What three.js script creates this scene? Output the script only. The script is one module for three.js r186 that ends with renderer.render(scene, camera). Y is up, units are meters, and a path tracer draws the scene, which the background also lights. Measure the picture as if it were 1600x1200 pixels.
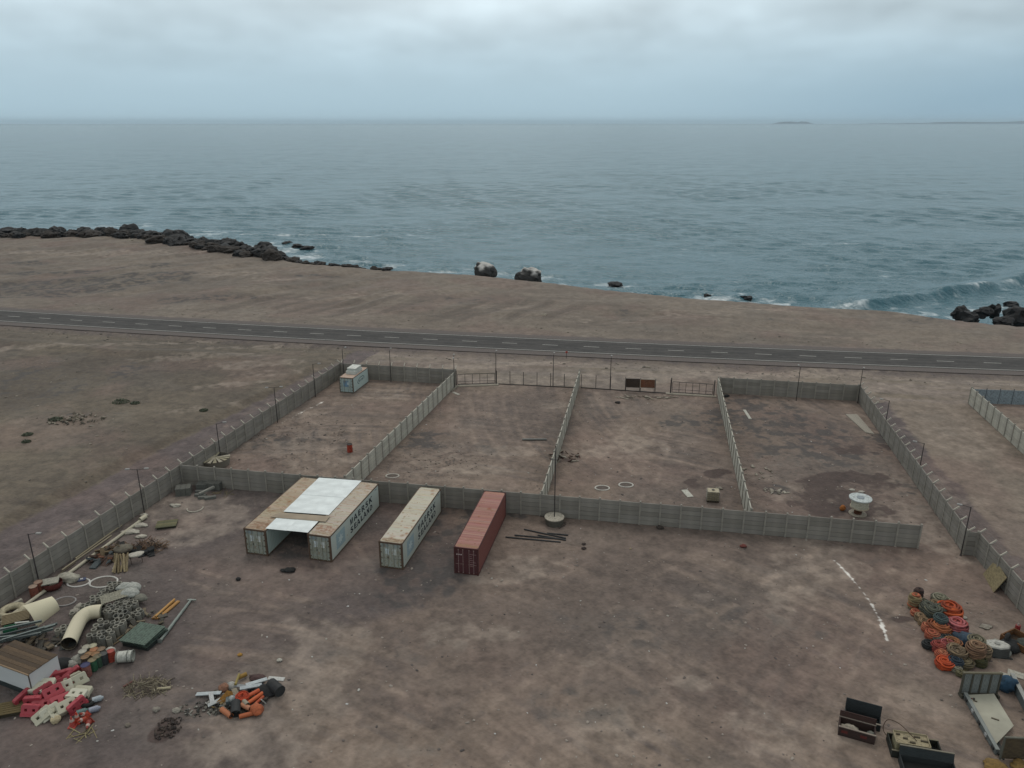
import * as THREE from 'three';
import { mergeGeometries } from 'three/addons/utils/BufferGeometryUtils.js';

// ---------------------------------------------------------------- camera, sky, sun, exposure
const scene = new THREE.Scene();
const camera = new THREE.PerspectiveCamera(53.13, 4 / 3, 0.5, 90000);
camera.position.set(0, 41.45, 0);
camera.rotation.set(-THREE.MathUtils.degToRad(18.78), 0, 0);
const renderer = new THREE.WebGLRenderer({ antialias: true });
renderer.toneMapping = THREE.LinearToneMapping;
renderer.toneMappingExposure = 1.0;
renderer.shadowMap.enabled = true;

// lattice noise, seeded
function rng(seed) { let a = seed >>> 0; return () => { a = (a + 0x6D2B79F5) | 0; let t = Math.imul(a ^ (a >>> 15), 1 | a); t = (t + Math.imul(t ^ (t >>> 7), 61 | t)) ^ t; return ((t ^ (t >>> 14)) >>> 0) / 4294967296; }; }
const LAT = new Float32Array(65536); { const r = rng(77); for (let i = 0; i < 65536; i++) LAT[i] = r() * 2 - 1; }
function noise(x, y, m = 255) {
  const xf = Math.floor(x), yf = Math.floor(y), u = x - xf, v = y - yf;
  const a = u * u * (3 - 2 * u), b = v * v * (3 - 2 * v);
  const x0 = xf & m, x1 = (xf + 1) & m, y0 = (yf & m) << 8, y1 = ((yf + 1) & m) << 8;
  const p = LAT[y0 | x0], q = LAT[y0 | x1], r = LAT[y1 | x0], s = LAT[y1 | x1];
  return p + (q - p) * a + (r - p) * b + (p - q - r + s) * a * b;
}
function fbm(x, y, o) { let s = 0, a = 0.5; for (let i = 0; i < o; i++) { s += a * noise(x, y); const t = x * 1.6 + y * 1.2; y = y * 1.6 - x * 1.2 + 17.3; x = t + 5.7; a *= 0.5; } return s; }
const clamp = (v, a = 0, b = 1) => (v < a ? a : v > b ? b : v);
const sm = (a, b, v) => { v = clamp((v - a) / (b - a)); return v * v * (3 - 2 * v); };
const mix = (a, b, t) => a + (b - a) * t;
const toLin = (s) => (s <= 0.04045 ? s / 12.92 : ((s + 0.055) / 1.055) ** 2.4);
const toS = (l) => (l <= 0.0031308 ? l * 12.92 : 1.055 * l ** (1 / 2.4) - 0.055);

// overcast marine sky: pale grey deck, bluer towards the right-hand horizon, thinner where the sun stands behind it
const SUN_AZ = -0.05, SUN_EL = 0.98;
{
  const W = 1024, Hh = 512, d = new Float32Array(W * Hh * 4);
  const sd = [Math.sin(SUN_AZ) * Math.cos(SUN_EL), Math.sin(SUN_EL), -Math.cos(SUN_AZ) * Math.cos(SUN_EL)];
  for (let j = 0; j < Hh; j++) for (let i = 0; i < W; i++) {
    const el = ((j + 0.5) / Hh - 0.5) * Math.PI, az = ((i + 0.5) / W - 0.5) * 2 * Math.PI;   // three's equirect: x = cos(az), z = sin(az)
    const dx = Math.cos(el) * Math.cos(az), dz = Math.cos(el) * Math.sin(az), dy = Math.sin(el);
    const e = Math.max(el, 0) * 57.3, head = Math.atan2(dx, -dz);
    const up = sm(0, 11, e);
    const deck = 1 / (dy + 0.13);
    const s1 = fbm(dx * deck * 1.1 + 9, dz * deck * 1.1 + 2, 5), s2 = fbm(dx * deck * 3.2 - 4, dz * deck * 3.2, 4);
    const blue = sm(0.05, 0.75, head) * sm(6.5, 0.5, e) * (1 - sm(1.6, 2.6, Math.abs(head)));
    let r = mix(0.42, 0.60, up), g = mix(0.575, 0.70, up), b = mix(0.665, 0.75, up);
    const zen = sm(9, 45, e); r = mix(r, 0.665, zen); g = mix(g, 0.69, zen); b = mix(b, 0.69, zen);
    r = mix(r, 0.215, blue * 0.8); g = mix(g, 0.35, blue * 0.8); b = mix(b, 0.455, blue * 0.8);
    const s3 = fbm(dx * deck * 6.5 + 3, dz * deck * 6.5 + 8, 4), streak = (s1 * 0.20 + s2 * 0.17 + s3 * 0.13 + 0.05) * sm(1.0, 7.0, e);
    const c = dx * sd[0] + dy * sd[1] + dz * sd[2];
    const glow = 0.22 * Math.exp(-(1 - c) * 9) + 0.12 * Math.exp(-((head + 0.04) ** 2) * 30 - ((e - 8.5) ** 2) * 0.18);
    const k = 1 + streak, o = (j * W + i) * 4;
    d[o] = r * k + glow; d[o + 1] = g * k + glow; d[o + 2] = b * k + glow * 0.97; d[o + 3] = 1;
  }
  const sky = new THREE.DataTexture(d, W, Hh, THREE.RGBAFormat, THREE.FloatType);
  sky.mapping = THREE.EquirectangularReflectionMapping; sky.magFilter = THREE.LinearFilter; sky.minFilter = THREE.LinearFilter; sky.needsUpdate = true;
  scene.background = sky; scene.environment = sky;
}
const sun = new THREE.DirectionalLight(new THREE.Color(1, 0.95, 0.87), 0.7);
sun.position.set(Math.sin(SUN_AZ) * Math.cos(SUN_EL) * 300, Math.sin(SUN_EL) * 300, -Math.cos(SUN_AZ) * Math.cos(SUN_EL) * 300 - 80);
sun.target.position.set(0, 0, -80); sun.castShadow = true; sun.shadow.radius = 40;
sun.shadow.mapSize.set(4096, 4096);
Object.assign(sun.shadow.camera, { left: -220, right: 220, top: 220, bottom: -220, near: 10, far: 900 });
scene.add(sun, sun.target);
scene.fog = new THREE.FogExp2(new THREE.Color(0.70, 0.86, 0.96), 0.000022);

// ---------------------------------------------------------------- helpers
const taken = new Map();
function numbered(n) { const k = taken.get(n) || 0; taken.set(n, k + 1); return k ? `${n}_${String(k).padStart(3, '0')}` : n; }
function M(name, geo, mat, parent) {
  const m = new THREE.Mesh(geo, mat); m.name = parent ? name : numbered(name); m.castShadow = m.receiveShadow = true;
  (parent || scene).add(m); return m;
}
function T(name, label, category, [x, z], { y, ry = 0, group } = {}) {
  const o = new THREE.Group(); o.name = numbered(name); o.position.set(x, y ?? hgt(x, z), z); o.rotation.y = ry;
  o.userData = { label, category }; if (group) o.userData.group = group; scene.add(o); return o;
}
const S = (o, kind = 'structure') => { o.userData.kind = kind; return o; };
const bx = (w, h, d, x = 0, y = 0, z = 0) => new THREE.BoxGeometry(w, h, d).translate(x, y, z);
const cy = (r0, r1, h, n = 12, open = false) => new THREE.CylinderGeometry(r0, r1, h, n, 1, open);
function rod(a, b, r, n = 6) {   // a round bar from a to b
  const A = new THREE.Vector3(...a), B = new THREE.Vector3(...b), L = A.distanceTo(B), g = new THREE.CylinderGeometry(r, r, L, n);
  g.applyQuaternion(new THREE.Quaternion().setFromUnitVectors(new THREE.Vector3(0, 1, 0), B.clone().sub(A).normalize()));
  return g.translate((a[0] + b[0]) / 2, (a[1] + b[1]) / 2, (a[2] + b[2]) / 2);
}
function bar(a, b, w, h) {      // a square bar from a to b
  const A = new THREE.Vector3(...a), B = new THREE.Vector3(...b), g = new THREE.BoxGeometry(w, h, A.distanceTo(B));
  const m = new THREE.Matrix4().lookAt(A, B, new THREE.Vector3(0, 1, 0.001)); g.applyMatrix4(m);
  return g.translate((a[0] + b[0]) / 2, (a[1] + b[1]) / 2, (a[2] + b[2]) / 2);
}
const merge = (...a) => mergeGeometries(a.flat().map((g) => (g.index ? g.toNonIndexed() : g)), false);
function blob(seed, det = 2, amp = 0.3, sx = 1, sy = 1, sz = 1, facet = false) {
  const g0 = new THREE.IcosahedronGeometry(1, det), p = g0.attributes.position, v = new THREE.Vector3();
  for (let i = 0; i < p.count; i++) {
    v.fromBufferAttribute(p, i).normalize();
    const n = fbm(v.x * 1.3 + seed * 3.1 + v.y, v.z * 1.3 + v.y * 0.9 + seed * 1.7, 4) + 0.5 * fbm(v.y * 2 + seed, v.x * 2 - v.z * 2, 3);
    let s = 1 + amp * 1.6 * n; if (facet) s *= 1 - 0.18 * Math.abs(noise(v.x * 3 + seed, v.y * 3 + v.z * 2));
    p.setXYZ(i, v.x * s * sx, v.y * s * sy, v.z * s * sz);
  }
  if (!facet) { const n = new Map(); g0.computeVertexNormals(); const q = g0.attributes.normal; for (let i = 0; i < p.count; i++) { const k = `${p.getX(i).toFixed(3)},${p.getY(i).toFixed(3)},${p.getZ(i).toFixed(3)}`; const t = n.get(k) || n.set(k, new THREE.Vector3()).get(k); t.add(v.fromBufferAttribute(q, i)); } for (let i = 0; i < p.count; i++) { const k = `${p.getX(i).toFixed(3)},${p.getY(i).toFixed(3)},${p.getZ(i).toFixed(3)}`; const t = n.get(k).clone().normalize(); q.setXYZ(i, t.x, t.y, t.z); } } else g0.computeVertexNormals();
  return g0;
}
function canvasTex(w, h, draw, srgb = true) {
  const c = document.createElement('canvas'); c.width = w; c.height = h; draw(c.getContext('2d'), w, h);
  const t = new THREE.CanvasTexture(c); if (srgb) t.colorSpace = THREE.SRGBColorSpace; t.wrapS = t.wrapT = THREE.RepeatWrapping; t.magFilter = THREE.LinearFilter; return t;
}
function dataTex(w, h, fn, srgb = true) {
  const d = new Uint8Array(w * h * 4), o = [0, 0, 0];
  for (let j = 0; j < h; j++) for (let i = 0; i < w; i++) { fn(i, j, o); const k = (j * w + i) * 4; d[k] = o[0]; d[k + 1] = o[1]; d[k + 2] = o[2]; d[k + 3] = 255; }
  const t = new THREE.DataTexture(d, w, h); if (srgb) t.colorSpace = THREE.SRGBColorSpace; t.wrapS = t.wrapT = THREE.RepeatWrapping; t.magFilter = THREE.LinearFilter; t.minFilter = THREE.LinearMipmapLinearFilter; t.generateMipmaps = true; t.needsUpdate = true; return t;
}
// mottled dirt, white = clean; tints every painted thing a little
const GRIME = dataTex(256, 256, (i, j, o) => {
  const x = i / 256 * 16, y = j / 256 * 16, n = 0.5 + 0.5 * fbm(x, y, 5), f = fbm(x * 4.1 + 3, y * 0.9, 3);
  const v = clamp(0.97 - 0.22 * sm(0.3, 0.9, n) - 0.10 * sm(0.0, 0.6, f) - 0.05 * noise(x * 9, y * 9), 0.5, 1);
  o[0] = 255 * v; o[1] = 255 * v * 0.985; o[2] = 255 * v * 0.96;
});
const GRIMEW = dataTex(256, 256, (i, j, o) => { let n = 0; for (let a = 0.5, f = 1, k = 0; k < 4; k++, a *= 0.55, f *= 2) n += a * noise(i / 32 * f + k * 9, j / 32 * f, 8 * f - 1); const v = clamp(0.93 - 0.09 * n, 0.7, 1); o[0] = 255 * v; o[1] = 254 * v; o[2] = 250 * v; });
GRIMEW.repeat.set(0.11, 0.11);   // for surfaces whose uv is in metres
const mats = new Map();
function mat(hex, rough = 0.85, metal = 0, grime = true) {
  const k = hex + rough + metal + grime; if (mats.has(k)) return mats.get(k);
  const m = new THREE.MeshStandardMaterial({ color: hex, roughness: rough, metalness: metal, map: grime === 'wide' ? GRIMEW : grime ? GRIME : null }); m.name = 'surface'; mats.set(k, m); return m;
}
const VC = new THREE.MeshStandardMaterial({ vertexColors: true, roughness: 0.9 });
function tint(g, fn) {           // vertex colours, linear
  const p = g.attributes.position, c = new Float32Array(p.count * 3), o = [0, 0, 0];
  for (let i = 0; i < p.count; i++) { fn(p.getX(i), p.getY(i), p.getZ(i), o, i); c[i * 3] = o[0]; c[i * 3 + 1] = o[1]; c[i * 3 + 2] = o[2]; }
  g.setAttribute('color', new THREE.BufferAttribute(c, 3)); return g;
}

// ---------------------------------------------------------------- the lie of the land
const SEA_Y = -7;
const EDGE = [[-360, -292], [-194.58,-294.18], [-172.17,-297.65], [-145.13,-292.48], [-112.26,-270.47], [-83.39,-250.14], [-59.70,-238.13], [-38.24,-228.22], [-9.20,-219.06], [5.34,-211.48], [25.26,-199.33], [47.93,-188.43], [68.89,-179.93], [89.04,-174.01], [99.82,-166.66], [110.49,-160.95], [240, -96]];
function edgeZ(x) { let i = 1; while (i < EDGE.length - 1 && EDGE[i][0] < x) i++; const [a, b] = [EDGE[i - 1], EDGE[i]]; return mix(a[1], b[1], clamp((x - a[0]) / (b[0] - a[0]), -1, 2)); }
const leftX = (z) => -29.4 + (z + 125.3) * (-16.8 / 66.2);
const rightX = (z) => (z > -68 ? 46.8 + (z + 67.9) * (-2.9 / 21.9) : 54.3 + (z + 113.5) * (-8.5 / 45.3));
const backZ = (x) => -125.3 + (x + 29.4) * (11.8 / 83.7);
const ROAD_W = 9.2;
const xz = (x, z) => ({ x, z }), PEN1 = xz(-30.33,-97.33), PEN2 = xz(-9.95,-91.00);
const roadZ = (x) => -146.87 + 0.1717 * x - 0.000235 * x * x;   // centre line
const roadSlope = (x) => 0.1717 - 0.00047 * x;
const trackW = (z) => clamp(5.4 + (z + 128.9) * 0.118, 5, 15);   // the gravel track outside the left wall widens towards the camera
function hgt(x, z) {
  const s = edgeZ(x) - z + 2 * noise(x / 14, z / 14) - 13 * sm(-235, -200, x) * sm(-66, -92, x);   // a rock shelf juts out at the left
  const rd = (z - roadZ(x)) * 0.98;          // + is the yard side of the road
  const dl = leftX(z) - x, dr = x - rightX(z), db = backZ(x) - z;
  let h = 0.035 * fbm(x / 3, z / 3, 3);
  if (db > -1 || dl > 0 || dr > 0) {
    const out = Math.max(sm(0, 6, dl), sm(0, 4, dr), sm(-1, 5, db));
    h += out * 0.09 * fbm(x / 5, z / 5, 4);
    if (rd > 0) h += sm(0, 2.2, dl - trackW(z) + 1.1 * noise(x / 7, z / 9)) * (0.55 + 0.35 * fbm(x / 17, z / 17, 3)) * sm(11, 24, rd);   // the field left of the track lies higher
    if (rd > 0) h += 0.45 * Math.exp(-(((rd - 20 - 2 * noise(x / 15, 3)) / 2.2) ** 2)) * sm(4, 30, dl);                     // low berm
    if (rd < 0) h += sm(-9, -22, rd) * (0.9 * fbm(x / 22, z / 13, 4) + 0.5 * noise((x + z * 0.8) / 4.2, (z - x) / 30) * sm(-20, -30, rd) * sm(40, -40, x)) * sm(2, -8, s);
    h *= 1 - sm(9, 5.6, Math.abs(rd));        // the road's embankment
    h -= 0.35 * sm(6, 9, rd) * sm(14, 10, rd);  // ditch
  } else {
    const ex = (x - PEN1.x) / 11, ez = (z - PEN1.z) / 13, e = Math.exp(-ex * ex - ez * ez);      // broken ground in the first pen
    h += e * 0.55 * Math.max(0, 0.25 + fbm(x / 2.1, z / 1.5, 4));
    const fx = (x - PEN2.x) / 7, fz = (z - PEN2.z) / 6, f = Math.exp(-fx * fx - fz * fz);
    h += f * 0.3 * Math.max(0, 0.2 + fbm(x / 1.6 + 7, z / 1.3, 4));
  }
  h = mix(h, -10, sm(-1.5, 15, s)); h -= 3 * sm(14, 50, s);
  return h;
}

// ---------------------------------------------------------------- the ground's colours
// marks on the soil: dark = oil, damp, churned earth and painted shade in the container gap; pale = dry sand, dust and spilled gravel; trk = wheel tracks; wet = red-brown damp; chalk = white powder
const E = (kind, x, z, rx, rz, rot = 0, k = 1) => ({ kind, x, z, rx, rz, rot, k: kind === 'wet' ? k * 0.62 : k });
const MARKS = [
  // damp red-brown stains in the pens
  E('wet', 39.68,-82.24, 6.0, 3.4, 0.5, 1), E('wet', 38.79,-86.25, 3.8, 1.6, 0.5, 0.9), E('wet', 43.15,-86.25, 4, 1.6, 0.3, 0.8), E('wet', 48.26,-95.14, 6, 1.4, 0.1, 0.5), E('wet', 38.88,-77.17, 5, 1.5, 0, 0.8),
  E('wet', 22.66,-83.95, 1.7, 1.2, 0.2, 1), E('wet', 21.97,-85.35, 1.6, 0.5, 0.6, 1), E('wet', 25.98,-87.54, 1.5, 0.7, 0, 1), E('wet', 25.15,-86.80, 1.0, 1.0, 0, 1),
  E('wet', 7.02,-90.61, 1.6, 1, 0.6, 1), E('wet', 34.35,-57.51, 1.0, 0.45, 0.1, 1), E('wet', -24.98,-44.75, 0.9, 1.5, -0.4, 1), E('wet', -24.96,-43.95, 0.8, 0.8, 0, 0.9),
  // blackened soil; two marks paint the shade of the container gap onto the ground
  E('dark', -9.28,-64.28, 4, 3, 0, 0.8), E('dark', -9.49,-61.10, 4, 2, 0.3, 0.8), E('dark', -6.86,-72.88, 2.4, 7, 0, 0.75), E('dark', -7.26,-69.60, 2, 3, 0, 0.8), E('dark', -2.88,-77.17, 5, 2, 0, 0.5), E('dark', 0.72,-77.17, 5, 1.4, 0.1, 0.5),
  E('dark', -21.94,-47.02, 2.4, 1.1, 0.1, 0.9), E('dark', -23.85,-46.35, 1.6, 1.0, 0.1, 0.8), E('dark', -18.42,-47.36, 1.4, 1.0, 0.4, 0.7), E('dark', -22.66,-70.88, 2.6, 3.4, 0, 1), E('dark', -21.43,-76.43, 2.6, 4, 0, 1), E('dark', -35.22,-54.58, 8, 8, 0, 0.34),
  E('dark', 39.47,-99.62, 9, 12, 0.2, 0.62), E('dark', 45.71,-97.33, 6, 3, 0, 0.55), E('dark', 37.14,-109.77, 5, 6, 0, 0.6), E('dark', 25.73,-104.48, 5, 5, 0, 0.5), E('dark', 14.34,-107.06, 3, 2, 0.2, 0.4), E('dark', -11.87,-97.33, 4.5, 3.6, 0, 0.55), E('dark', -13.01,-99.62, 1, 0.6, 0, 0.9), E('dark', 50.55,-97.33, 5, 2, 0.2, 0.6),
  E('dark', -2.59,-95.14, 3.4, 2.2, 0, 0.35), E('dark', 31.38,-82.92, 1.6, 1.1, 0, 0.8), E('dark', -33.41,-97.33, 7, 5, 0.4, 0.45), E('dark', -25.93,-97.33, 0.9, 0.6, 0, 1), E('dark', 48.03,-72.88, 5, 3, -1, 0.3), E('dark', 48.48,-81.91, 4, 4, 0, 0.35), E('dark', 3.42,-58.16, 7, 4, 0, 0.22), E('dark', 13.55,-54.58, 10, 2.2, -0.3, 0.3), E('dark', 21.38,-57.23, 8, 2, -0.4, 0.3), E('dark', -4.67,-45.06, 6, 3, 0, 0.25), E('dark', 7.80,-47.70, 5, 2.4, 0, 0.28), E('dark', -9.63,-53.74, 5, 3, 0, 0.3),
  E('dark', -15.75,-185.51, 18, 5, 0.1, 0.3), E('dark', -110.34,-211.48, 20, 7, 0.1, 0.95), E('dark', -109.45,-233.63, 11, 4, 0.1, 0.8), E('dark', -124.61,-199.33, 24, 9, 0.1, 0.8), E('dark', -133.41,-224.06, 14, 4, 0.1, 0.6), E('dark', -98.32,-221.03, 6, 3, 0, 0.7), E('dark', -155.22,-238.13, 12, 4, 0, 0.6), E('dark', -74.55,-186.96, 16, 4, 0.1, 0.5), E('pale', -153.12,-259.26, 30, 5, 0, 0.5), E('pale', -118.62,-259.26, 24, 5, 0.1, 0.4), E('dark', 83.47,-185.51, 14, 3, 0.3, 0.35), E('dark', 92.39,-166.07, 10, 3, 0.3, 0.4), E('dark', -58.86,-219.06, 9, 2.2, 0.15, 0.5), E('dark', -64.05,-107.06, 5, 2.6, 0.1, 0.5), E('dark', -55.92,-136.69, 14, 6, 0, 0.2), E('dark', -79.41,-121.91, 16, 12, 0.4, 0.3), E('dark', -63.50,-127.10, 5, 5, 0, 0.3), E('dark', 26.44,-172.11, 4, 5, 0, 0.25), E('dark', 54.01,-166.07, 16, 4, 0.1, 0.2), E('dark', 76.14,-136.69, 8, 1.6, 0.1, 0.4),
  // dry pale ground
  E('pale', -17.24,-52.12, 4.5, 3, 0.4, 0.9), E('pale', -17.75,-48.40, 4, 3.2, 0.5, 0.85), E('pale', -18.01,-44.44, 5, 3.5, 0.3, 0.65), E('pale', -15.46,-55.88, 3.6, 1.4, -0.3, 0.7), E('pale', -0.62,-64.28, 3.4, 1.2, 0.1, 0.9), E('pale', 0.00,-66.56, 4, 1.3, 0, 0.7), E('pale', -5.52,-55.88, 2.2, 2.2, 0.5, 0.8), E('pale', -1.10,-55.44, 1.8, 1.2, 0, 0.7), E('pale', 6.12,-51.65, 0.55, 0.4, 0, 0.9), E('pale', 14.09,-49.25, 1.6, 1, 0, 0.85), E('pale', 18.98,-61.10, 2.4, 1, 0, 0.4), E('pale', 28.23,-65.41, 3.2, 4.5, -0.4, 0.75), E('pale', 23.97,-59.11, 1.6, 3, 0, 0.6), E('pale', 32.29,-67.75, 2.4, 4.2, 0.4, 0.6), E('pale', 17.74,-45.06, 3, 3, 0, 0.6), E('pale', 23.31,-43.83, 1.4, 1.2, 0, 0.8), E('pale', 7.00,-45.06, 3, 3, 0, 0.5), E('pale', -7.31,-43.83, 4, 3, 0, 0.3), E('pale', -16.09,-47.70, 3, 6, -0.6, 0.4),
  E('pale', -0.85,-94.07, 3.6, 1.7, 0, 0.95), E('pale', -3.23,-88.10, 4.5, 1.2, 0, 0.7), E('pale', 6.45,-111.73, 2.2, 1.2, 0, 0.9), E('pale', -20.46,-115.56, 4.5, 2.6, 0.2, 0.45), E('pale', 16.56,-102.48, 2.8, 2.0, 0.6, 0.5), E('pale', 19.34,-97.33, 5, 4, 0, 0.3), E('pale', 13.79,-95.14, 7, 3, 0.2, 0.4), E('pale', 36.48,-91.00, 5, 3, 0, 0.5), E('pale', 34.84,-81.91, 4, 2, 0.2, 0.7), E('pale', 46.25,-83.60, 5, 5, 0.4, 0.6), E('pale', 45.31,-74.27, 3.4, 4.6, 0.4, 0.7), E('pale', 52.37,-118.66, 7, 1.6, 0, 0.7), E('pale', 45.24,-70.24, 3, 3, 0, 0.6), E('pale', 41.76,-77.17, 4, 2, 0, 0.5), E('pale', -19.90,-91.00, 4, 2, 0, 0.4), E('pale', -26.85,-89.05, 5, 2, 0, 0.35), E('pale', -32.50,-107.06, 6, 2, 0.3, 0.5), E('pale', -37.34,-78.70, 6, 2.6, 0.1, 0.7), E('pale', -33.03,-74.98, 4.6, 2.6, 0.3, 0.55), E('pale', -33.78,-71.54, 4, 1.6, 0.3, 0.5), E('pale', 32.85,-82.75, 1.6, 0.8, 0, 0.7), E('pale', 30.88,-86.25, 1.6, 1.1, 0, 0.4), E('pale', 41.70,-55.44, 2.4, 1.5, 0.5, 0.6), E('pale', 41.10,-56.78, 2, 1.2, 0.5, 0.6), E('pale', 50.75,-81.91, 4, 4, 0, 0.4),
  E('pale', -66.12,-212.40, 6, 3, 0, 0.8), E('pale', -39.21,-192.96, 12, 4, 0.2, 0.5), E('pale', -82.78,-219.06, 16, 3, 0.2, 0.6), E('pale', -57.10,-136.69, 12, 2.2, 0.2, 0.75), E('pale', -46.08,-131.93, 8, 2.2, 0.2, 0.8), E('pale', -84.82,-144.00, 26, 1.6, 0.2, 0.6), E('pale', -47.81,-145.36, 14, 2.0, 0.2, 0.6), E('pale', 44.07,-172.11, 30, 4, 0.2, 0.35), E('pale', 66.39,-99.62, 9, 8, 0, 0.35), E('pale', 71.89,-121.91, 14, 3, 0.1, 0.45), E('pale', 17.60,-125.33, 22, 3.4, 0.1, 0.55), E('pale', -5.79,-132.71, 20, 1.8, 0.13, 0.6), E('pale', 44.56,-127.10, 34, 2.0, 0.13, 0.8), E('pale', -22.57,-128.92, 22, 2.0, 0.13, 0.4), E('pale', -62.95,-104.98, 4, 1.6, 0, 0.7), E('pale', -45.93,-109.77, 6, 1.4, 0.3, 0.6), E('pale', -46.64,-120.27, 5, 1.2, 0.3, 0.7),
];
const LINES = [];   // wheel tracks and powder: [kind, width in metres, strength, points]
const ln = (kind, w, k, pts) => LINES.push([kind, w, k, pts]);
ln('chalk', 0.14, 0.6, [[32.19,-67.51], [32.60,-65.07], [32.71,-62.98], [32.75,-61.10], [32.68,-59.60]]);
ln('chalk', 0.2, 0.85, [[32.68,-59.60], [32.52,-57.97], [32.22,-56.33], [31.75,-54.58]]);
ln('chalk', 0.16, 0.5, [[-33.53,-103.97], [-31.89,-108.40], [-29.62,-113.18]]);
for (const [k, pts] of [
  [0.8, [[9.13,-41.01], [11.83,-48.40], [17.01,-55.44], [24.06,-62.13], [32.77,-68.98]]], [0.7, [[15.22,-41.01], [19.01,-47.70], [23.30,-54.58], [27.96,-62.13], [32.11,-68.98]]], [0.7, [[19.13,-41.01], [23.63,-47.02], [28.72,-54.58], [32.19,-60.09], [39.92,-70.24]]],
  [0.7, [[-6.96,-41.01], [-3.82,-46.35], [3.13,-52.12], [14.25,-58.16], [27.83,-64.28], [39.45,-66.56]]], [0.6, [[2.61,-41.01], [3.86,-47.02], [5.42,-54.58], [9.62,-62.13], [18.35,-68.98]]], [0.6, [[-12.17,-41.01], [-11.83,-48.40], [-8.89,-56.33], [-2.37,-61.10], [6.36,-66.56]]],
  [0.5, [[6.09,-41.01], [9.44,-45.70], [17.86,-50.58], [26.76,-53.74], [40.19,-64.28]]], [0.6, [[-30.92,-64.28], [-23.73,-61.10], [-15.96,-58.16], [-8.26,-51.34], [-4.57,-43.83]]], [0.5, [[25.22,-41.01], [29.58,-48.40], [35.34,-58.16], [40.73,-66.56]]], [0.5, [[-2.17,-41.01], [2.44,-47.70], [10.70,-53.74], [21.95,-59.11]]],
  [0.6, [[13.30,-115.56], [13.46,-99.62], [15.98,-87.17], [19.36,-80.28]]], [0.5, [[30.69,-115.56], [21.53,-99.62], [16.19,-83.60]]], [0.5, [[-6.28,-118.66], [-7.48,-104.48], [-7.99,-87.17]]], [0.5, [[-2.09,-118.66], [-0.90,-99.62], [1.57,-85.35]]], [0.6, [[38.87,-115.56], [38.78,-95.14], [38.80,-78.70], [43.26,-68.98]]], [0.6, [[48.86,-109.77], [46.25,-83.60], [44.57,-68.98]]],
]) for (const o of [-0.95, 0.95]) ln('trk', 0.42, k, pts.map(([x, z], i) => { const a = pts[Math.max(0, i - 1)], b = pts[Math.min(pts.length - 1, i + 1)], dx = b[0] - a[0], dz = b[1] - a[1], l = Math.hypot(dx, dz); return [x - dz / l * o, z + dx / l * o]; }));
for (let i = 0; i < 16; i++) { const r = rng(300 + i), x = -75 + i * 5.2 + r() * 4, z = roadZ(x) - 14 - r() * 9; const e = [x + 7 + 5 * r(), z - 10 - 7 * r()]; ln('scar', 0.9 + 1.4 * r(), 1.9, [[x, z], e]); ln('trk', 0.7, 0.7, [[x + 1.6, z], [e[0] + 1.6, e[1]]]); }
for (let i = 0; i < 46; i++) { const r = rng(500 + i), x = -110 + 200 * r(), z = roadZ(x) - 9 - r() * 30; ln(r() < 0.6 ? 'scar' : 'trk', 0.5 + 1.6 * r(), 0.5 + 0.4 * r(), [[x, z], [x + 3 + 9 * r(), z + 2 * r() - 0.4]]); }   // blade scars beyond the road
for (let i = 0; i < 5; i++) ln('trk', 0.5, 0.6, [[leftX(-60) - 3 - i * 0.9, -60], [leftX(-90) - 2.6 - i * 0.9, -90], [leftX(-130) - 2.8 - i * 0.9, -130]]);
const CH = { trk: [0, 0], dark: [0, 1], pale: [0, 2], wet: [1, 0], chalk: [1, 1], scar: [1, 2] };
function maskFor(x0, z0, w, d, W, Hh) {
  const out = [0, 1].map((layer) => {
    const c = document.createElement('canvas'); c.width = W; c.height = Hh; const g = c.getContext('2d');
    g.fillStyle = '#000'; g.fillRect(0, 0, W, Hh); g.globalCompositeOperation = 'lighter';
    g.setTransform(W / w, 0, 0, Hh / d, -x0 * W / w, -z0 * Hh / d);
    const col = (ch, a) => `rgba(${ch === 0 ? 255 : 0},${ch === 1 ? 255 : 0},${ch === 2 ? 255 : 0},${a})`;
    for (const e of MARKS) {
      const [l, ch] = CH[e.kind]; if (l !== layer) continue;
      g.save(); g.translate(e.x, e.z); g.rotate(-e.rot); g.scale(e.rx * 1.5, e.rz * 1.5);
      const gr = g.createRadialGradient(0, 0, 0, 0, 0, 1); gr.addColorStop(0, col(ch, e.k)); gr.addColorStop(0.45, col(ch, e.k * 0.8)); gr.addColorStop(1, col(ch, 0));
      g.fillStyle = gr; g.beginPath(); g.arc(0, 0, 1, 0, 7); g.fill(); g.restore();
    }
    g.lineCap = 'round'; g.lineJoin = 'round';
    for (const [kind, lw, k, pts] of LINES) {
      const [l, ch] = CH[kind]; if (l !== layer) continue;
      for (const [f, a] of [[2.2, 0.3], [1, 0.5]]) {
        g.strokeStyle = col(ch, k * a); g.lineWidth = lw * f; g.beginPath(); g.moveTo(...pts[0]);
        for (let i = 1; i < pts.length - 1; i++) g.quadraticCurveTo(...pts[i], (pts[i][0] + pts[i + 1][0]) / 2, (pts[i][1] + pts[i + 1][1]) / 2);
        g.lineTo(...pts[pts.length - 1]); g.stroke();
      }
    }
    return g.getImageData(0, 0, W, Hh).data;
  });
  return out;
}
const SOIL = 1.0;   // base colours are given as seen under the grey sky; this brings them to reflectance
const c3 = (r, g, b) => [toLin(r / 255), toLin(g / 255), toLin(b / 255)];
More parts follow.
